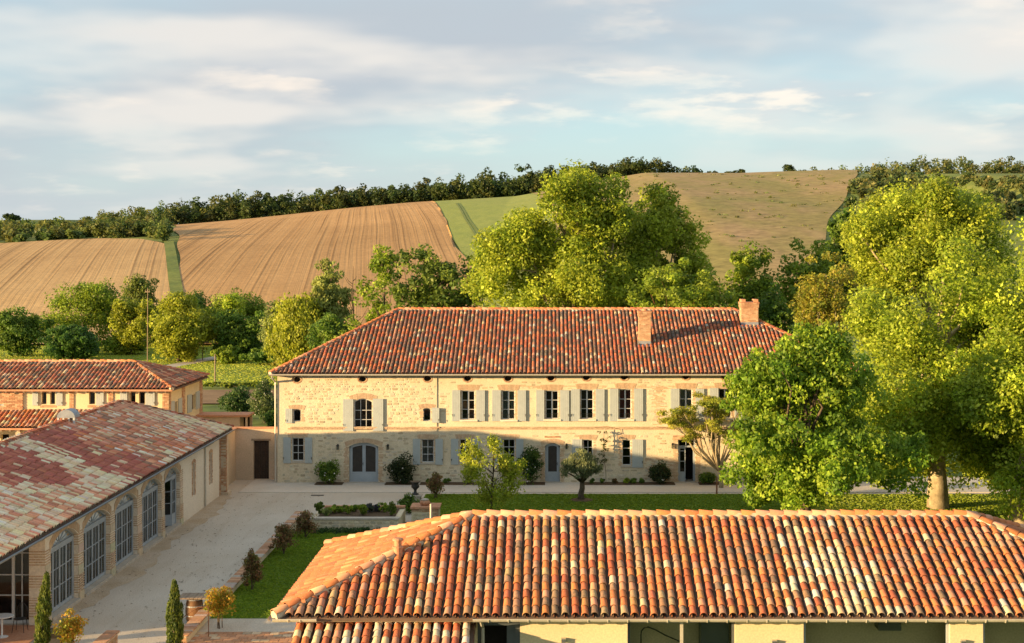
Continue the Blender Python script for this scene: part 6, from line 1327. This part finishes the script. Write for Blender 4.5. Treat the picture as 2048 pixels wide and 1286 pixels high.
for k, (xx, w, lab) in enumerate([(857, 14, 'first small shrub right of the dark bush at the facade foot'), (893, 18, 'dark small shrub below the second ground-floor window'), (935, 20, 'small shrub below the shuttered window behind the young tree'), (1184, 10, 'tiny clipped shrub left of the vine stake'), (1204, 10, 'tiny clipped shrub at the vine stake'), (1230, 12, 'reddish tiny shrub right of the vine stake'), (1252, 14, 'pale green tuft below the narrow window'), (1267, 12, 'tiny clipped shrub below the narrow window'), (1284, 11, 'dark tiny shrub right of the narrow window')]):
    Y = 81.9; shrub('small_shrub', lab, PX(xx, Y), Y, .035, w*Y/F, .34, 18, 40, .075, [DARKG, DARKG, SAGE, DARKG, DARKG, REDP, PLANE, DARKG, DARKG][k], 120+k, stemfrac=.0, group='small plants at the facade foot')
for a, b in ((630, 685), (770, 835), (840, 960), (1035, 1090), (1168, 1350), (1398, 1440)):
    m_ = MB(); m_.box(PX(a, 81.7), PX(b, 81.7), 81.45, 82.3, .03, .07); struct(m_.build('flower_bed', M['soil'], None))
def vine():
    rng = np.random.default_rng(3); Y = 82.1; x = PX(1208, Y); t = thing('climbing_vine', 'thin climbing vine on the pale stake against the facade', 'plant', (x, Y, .035)); Q = np.array([(x+rng.normal()*.14, Y-.05+rng.normal()*.04, z) for z in rng.uniform(1.1, 2.9, 22)])
    V, cc = leaves(rng, Q, np.full(22, .13), 16, .10, [(0.050, 0.075, 0.015), (0.100, 0.088, 0.025)], hollow=.1); leaf_obj('foliage', V, cc, t); mb = MB(); mb.tube([(x+.12, Y, 0), (x+.1, Y, .6), (x+.03, Y-.03, 1.2), (x-.02, Y-.03, 2.0), (x, Y-.03, 2.9)], .012, 5); mb.build('stem', M['bark'], t)
vine()
shrub('rose_bush', 'white rose bush behind the stone pillar', *G(816, 1026, 0)[:2], 0, 1.0, .85, 60, 50, .10, DARKG, 140, stemfrac=.05, flowers=14)
# plants in the raised bed and at its foot
rng_ = random.Random(9)
for k in range(11):
    a = 638+k*14.5; Y = rng_.uniform(68.3, 69.9); tall = (k in (0, 10)); shrub('bed_plant', ['feathery green grass tuft at the left end of the raised bed', 'low grey-green plant second from the left in the raised bed', 'small leafy plant third from the left in the raised bed', 'small leafy plant fourth from the left in the raised bed', 'spreading green plant left of the middle of the raised bed', 'green plant at the middle of the raised bed', 'leafy plant right of the middle of the raised bed', 'bluish salvia clump in the raised bed', 'tall bluish salvia clump in the raised bed', 'small green plant near the right end of the raised bed', 'feathery green grass tuft at the right end of the raised bed'][k],
        PX(a, Y), Y, .70, rng_.uniform(.38, .62), .62 if tall else rng_.uniform(.3, .55), 22, 36, .085, [[(0.100, 0.138, 0.020), (0.150, 0.175, 0.025)], SAGE, MIDG, MIDG, MIDG, DARKG, MIDG, [(0.075, 0.088, 0.056), (0.112, 0.100, 0.112)], [(0.075, 0.088, 0.056), (0.138, 0.112, 0.138)], MIDG, [(0.100, 0.138, 0.020), (0.150, 0.175, 0.025)]][k], 150+k, stemfrac=0, group='plants in the raised bed', cat='plant', lean=(0, 0, .8) if tall else (0, 0, .4))
V_ = []; rng_n = np.random.default_rng(8); Q_ = np.stack([rng_n.uniform(-10.6, -5.8, 70), rng_n.uniform(66.3, 67.0, 70), np.full(70, ZL+.08)], 1)
V, cc = leaves(rng_n, Q_, np.full(70, .16), 30, .08, [(0.037, 0.075, 0.018), (0.069, 0.106, 0.025), (0.088, 0.100, 0.062)], lean=(0, 0, .6)); stuff(leaf_obj('border_planting', V, cc, None), 'low mixed planting along the foot of the raised bed', 'plants')

# ---------------------------------------------------------------- woods and hedges on the hills
def wood(name, label, spots, size, pal, n=12, per=60, leaf=.7, seed=0):
    rng = np.random.default_rng(seed); VV = []; CC = []
    for (x, y, z, w, h) in spots:
        h *= 1.3; w *= 1.15; Q = crown_clumps(rng, (x, y, z+h*.5), (w/2, w/2, h*.5), 4, n, .5, .55); V, cc = leaves(rng, Q, np.full(len(Q), .26*w)*rng.uniform(.7, 1.2, len(Q)), per, leaf, pal, hollow=.6); k = rng.uniform(.85, 1.2); cc[:, :3] *= k; cc[:, 0] *= rng.uniform(.85, 1.25); VV.append(V); CC.append(cc)
    return stuff(leaf_obj(name, np.concatenate(VV), np.concatenate(CC), None), label, 'wood')
rw = random.Random(12); WOODP = [(0.035, 0.060, 0.016), (0.062, 0.088, 0.022), (0.106, 0.125, 0.030)]
sp = []
for row, dY in enumerate((-20, -12, -4, 6)):
    x = 352
    while x < 1300:
        ytop = np.interp(x, [180, 340, 450, 600, 700, 860, 1000, 1100, 1215, 1270, 1330, 1430], [420, 405, 390, 385, 376, 366, 345, 335, 325, 322, 325, 336]); X = PX(x, YC+dY); z = float(terrain(X, YC+dY)); h = max(3.0, PZ(ytop, YC+dY)-z)*rw.uniform(.5, 1.04); sp.append((X, YC+dY+rw.uniform(-2, 2), z-.3, rw.uniform(4.2, 7.5), h)); x += rw.uniform(9, 17)
wood('hilltop_wood', 'long dark wood along the crest of the hill above the fields', sp, 0, WOODP, 12, 28, 1.1, 1)
sp = []
for x, y, w, h in [(1290, 351, 7, 5), (1310, 350, 7, 6.6), (1330, 350, 6, 6), (1350, 349, 6, 4.6), (1372, 349, 6, 5), (1392, 349, 5, 4.6), (1425, 349, 4, 2.8), (1460, 348, 4.5, 2.8), (1478, 348, 5, 2.6), (1500, 347, 2.5, 1.3)]: X, Y, z = PX(x, YC+5), YC+5, float(terrain(PX(x, YC+5), YC+5)); sp.append((X, Y, z-.2, w, h*1.0))
wood('hilltop_copse', 'dark copse on the skyline above the dry hillside', sp, 0, WOODP, 12, 50, .9, 2)
for k, (x, w, h, lab) in enumerate([(1576, 5.2, 4.2, 'single rounded tree on the skyline of the dry hill')]):
    X, Y = PX(x, YC+2), YC+2; z = float(terrain(X, Y)); tree('skyline_tree', lab, (X, Y, z), (X, Y, z+h*.55), (w/2, w/2, h*.48), 26, 50, .6, WOODP, seed=200+k, clump=.2, tr=.15)
sp = []
for row, (yy0, dY) in enumerate(((4, 4), (4, 16), (3, 40), (3, 70))):
    x = 1600+row*22
    while x < 2250:
        Y = YC+dY; X = PX(x, Y); z = float(terrain(X, Y)); ytop = np.interp(x, [1600, 1650, 1760, 1830, 2048, 2300], [336, 331, 324, 316, 313, 308])+rw.uniform(-2, 9); h = max(2.2, PZ(ytop, Y)-z)*rw.uniform(.7, 1.0); sp.append((X, Y, z-.3, rw.uniform(4, 7.5), h)); x += rw.uniform(15, 30)
for i in range(150):                                   # scrub on the slope below
    x = rw.uniform(1700, 2150); y = rw.uniform(358, 440); X, Y, z = hit(x, y); sp.append((X, Y, z-.2, rw.uniform(2.5, 5), rw.uniform(1.5, 3.5)))
wood('scrub_wood', 'mixed wood and scrub along the right-hand skyline', sp, 0, [(0.070, 0.102, 0.028), (0.123, 0.148, 0.042), (0.210, 0.193, 0.062)], 10, 22, 1.0, 3)
sp = []
for i in range(150):                                   # hedge along the top of the west field
    x = rw.uniform(-80, 332); yb = np.interp(x, [-80, 0, 120, 250, 300, 335], [490, 487, 481, 476, 477, 488])-rw.uniform(0, 20); X, Y, z = hit(x, yb); sp.append((X, Y, z-.2, rw.uniform(3, 5.5), rw.uniform(2.0, 4.2)))
for i in range(46):
    x = rw.uniform(188, 345); X, Y = PX(x, YC-rw.uniform(0, 30)), YC-rw.uniform(0, 30); z = float(terrain(X, Y)); sp.append((X, Y, z-.2, rw.uniform(4, 7), max(3, PZ(np.interp(x, [188, 240, 345], [428, 424, 408]), Y)-z)*rw.uniform(.7, 1.0)))
wood('field_hedge', 'thick mixed hedge above the left tilled field', sp, 0, [(0.070, 0.102, 0.025), (0.123, 0.148, 0.035), (0.183, 0.193, 0.046)], 10, 26, .9, 4)
for k, (x, yb, w, h, lab) in enumerate([(20, 443, 36, 17, 'lone dark round tree on the left skyline'), (50, 442, 20, 6, 'low dark bush on the left skyline')]):
    Y = 930; X = PX(x, Y); z = float(terrain(X, Y)); s_ = Y/F; tree('skyline_tree', lab, (X, Y, z), (X, Y, z+h*s_*.55), (w*s_/2, w*s_/2, h*s_*.5), 30, 50, 1.2, WOODP, seed=210+k, clump=.2, tr=.25)
sp = []
for i in range(130):                                   # tufts on the dry hillside
    x = rw.uniform(1270, 1720); y = 350+(rw.random()**1.6)*150; X, Y, z = hit(x, y); sp.append((X, Y, z-.1, rw.uniform(1.0, 3.0), rw.uniform(.2, .45)))
wood('hillside_tufts', 'scattered scrubby tufts over the dry hillside', sp, 0, [(0.123, 0.148, 0.043), (0.210, 0.210, 0.062)], 4, 14, .45, 5)

# ---------------------------------------------------------------- standing grass that catches the low sun
def tufts(name, label, x0, x1, y0, y1, z, n, w, h, pal, seed, skip=None):
    rng = np.random.default_rng(seed); X = rng.uniform(x0, x1, n); Y = rng.uniform(y0, y1, n)
    if skip is not None: k = ~skip(X, Y); X, Y = X[k], Y[k]; n = len(X)
    a = rng.uniform(0, math.pi, n); hh = h*rng.uniform(.5, 1.2, n); ww = w*rng.uniform(.6, 1.3, n)/2; zz = z+np.zeros(n); dx, dy = np.cos(a)*ww, np.sin(a)*ww; lx, ly = rng.normal(0, .25, n)*hh, rng.normal(0, .25, n)*hh
    V = np.stack([np.stack([X-dx, Y-dy, zz], -1), np.stack([X+dx, Y+dy, zz], -1), np.stack([X+dx*.7+lx, Y+dy*.7+ly, zz+hh], -1), np.stack([X-dx*.7+lx, Y-dy*.7+ly, zz+hh*.9], -1)], 1)
    pal = np.array(pal); i = rng.integers(0, len(pal), n); c = pal[i]*rng.uniform(.9, 1.1, (n, 1)); patch_ = .95+.15*np.sin(X*.11+Y*.31)*np.cos(Y*.09-X*.05); c = c*patch_[:, None]
    cc = np.concatenate([np.repeat(c, 4, 0), np.ones((n*4, 1))], 1); return stuff(leaf_obj(name, V.reshape(-1, 3), cc, None), label, 'grass')
tufts('meadow_grass', 'standing meadow grass lit by the low sun behind the houses', -75, 0, 144.5, 208, -.2, 52000, .22, .06, [(.40, .46, .05), (.46, .48, .055), (.34, .42, .045)], 1, lambda X, Y: np.abs(X-(-45.5+(Y-150)*.16)) < 1.3)
tufts('lawn_grass', 'short sunlit lawn grass around the plane trunks at right', 12, 30, 58, 77, ZL, 30000, .12, .05, [(.24, .32, .025), (.30, .36, .03)], 2)

tufts('short_lawn_grass', 'short blades of the lawn beside the gravel court', -11.55, -6.45, 51.2, 67.2, ZL, 26000, .10, .035, [(.19, .29, .02), (.25, .34, .025), (.16, .25, .018)], 3)
tufts('front_lawn_grass', 'short blades of the lawn in front of the farmhouse', -6.3, 12, 66, 77.1, ZL, 34000, .12, .035, [(.19, .29, .02), (.25, .34, .025), (.16, .25, .018)], 4)
def litter():
    rng = np.random.default_rng(6); n = 520; X = rng.uniform(-16.8, -11.98, n); Y = 46+rng.random(n)*37; k = (Y < 70) | (X < 0); s = rng.uniform(.02, .055, n)*(1+.6*(rng.random(n) < .08)); a = rng.uniform(0, 6.28, n); dx, dy = np.cos(a)*s, np.sin(a)*s
    z = np.full(n, .012); V = np.stack([np.stack([X-dx, Y-dy, z], -1), np.stack([X+dy*.6, Y-dx*.6, z+.012], -1), np.stack([X+dx, Y+dy, z], -1), np.stack([X-dy*.6, Y+dx*.6, z+.01], -1)], 1)
    pal = np.array([(.10, .07, .04), (.16, .11, .06), (.06, .05, .03), (.20, .16, .11)]); c = pal[rng.integers(0, 4, n)]; cc = np.concatenate([np.repeat(c, 4, 0), np.ones((n*4, 1))], 1); stuff(leaf_obj('leaf_litter', V.reshape(-1, 3), cc, None), 'dry leaves and chips scattered over the gravel court', 'leaves')
litter()

for o in bpy.data.objects:
    if '_loc' in o: del o['_loc']
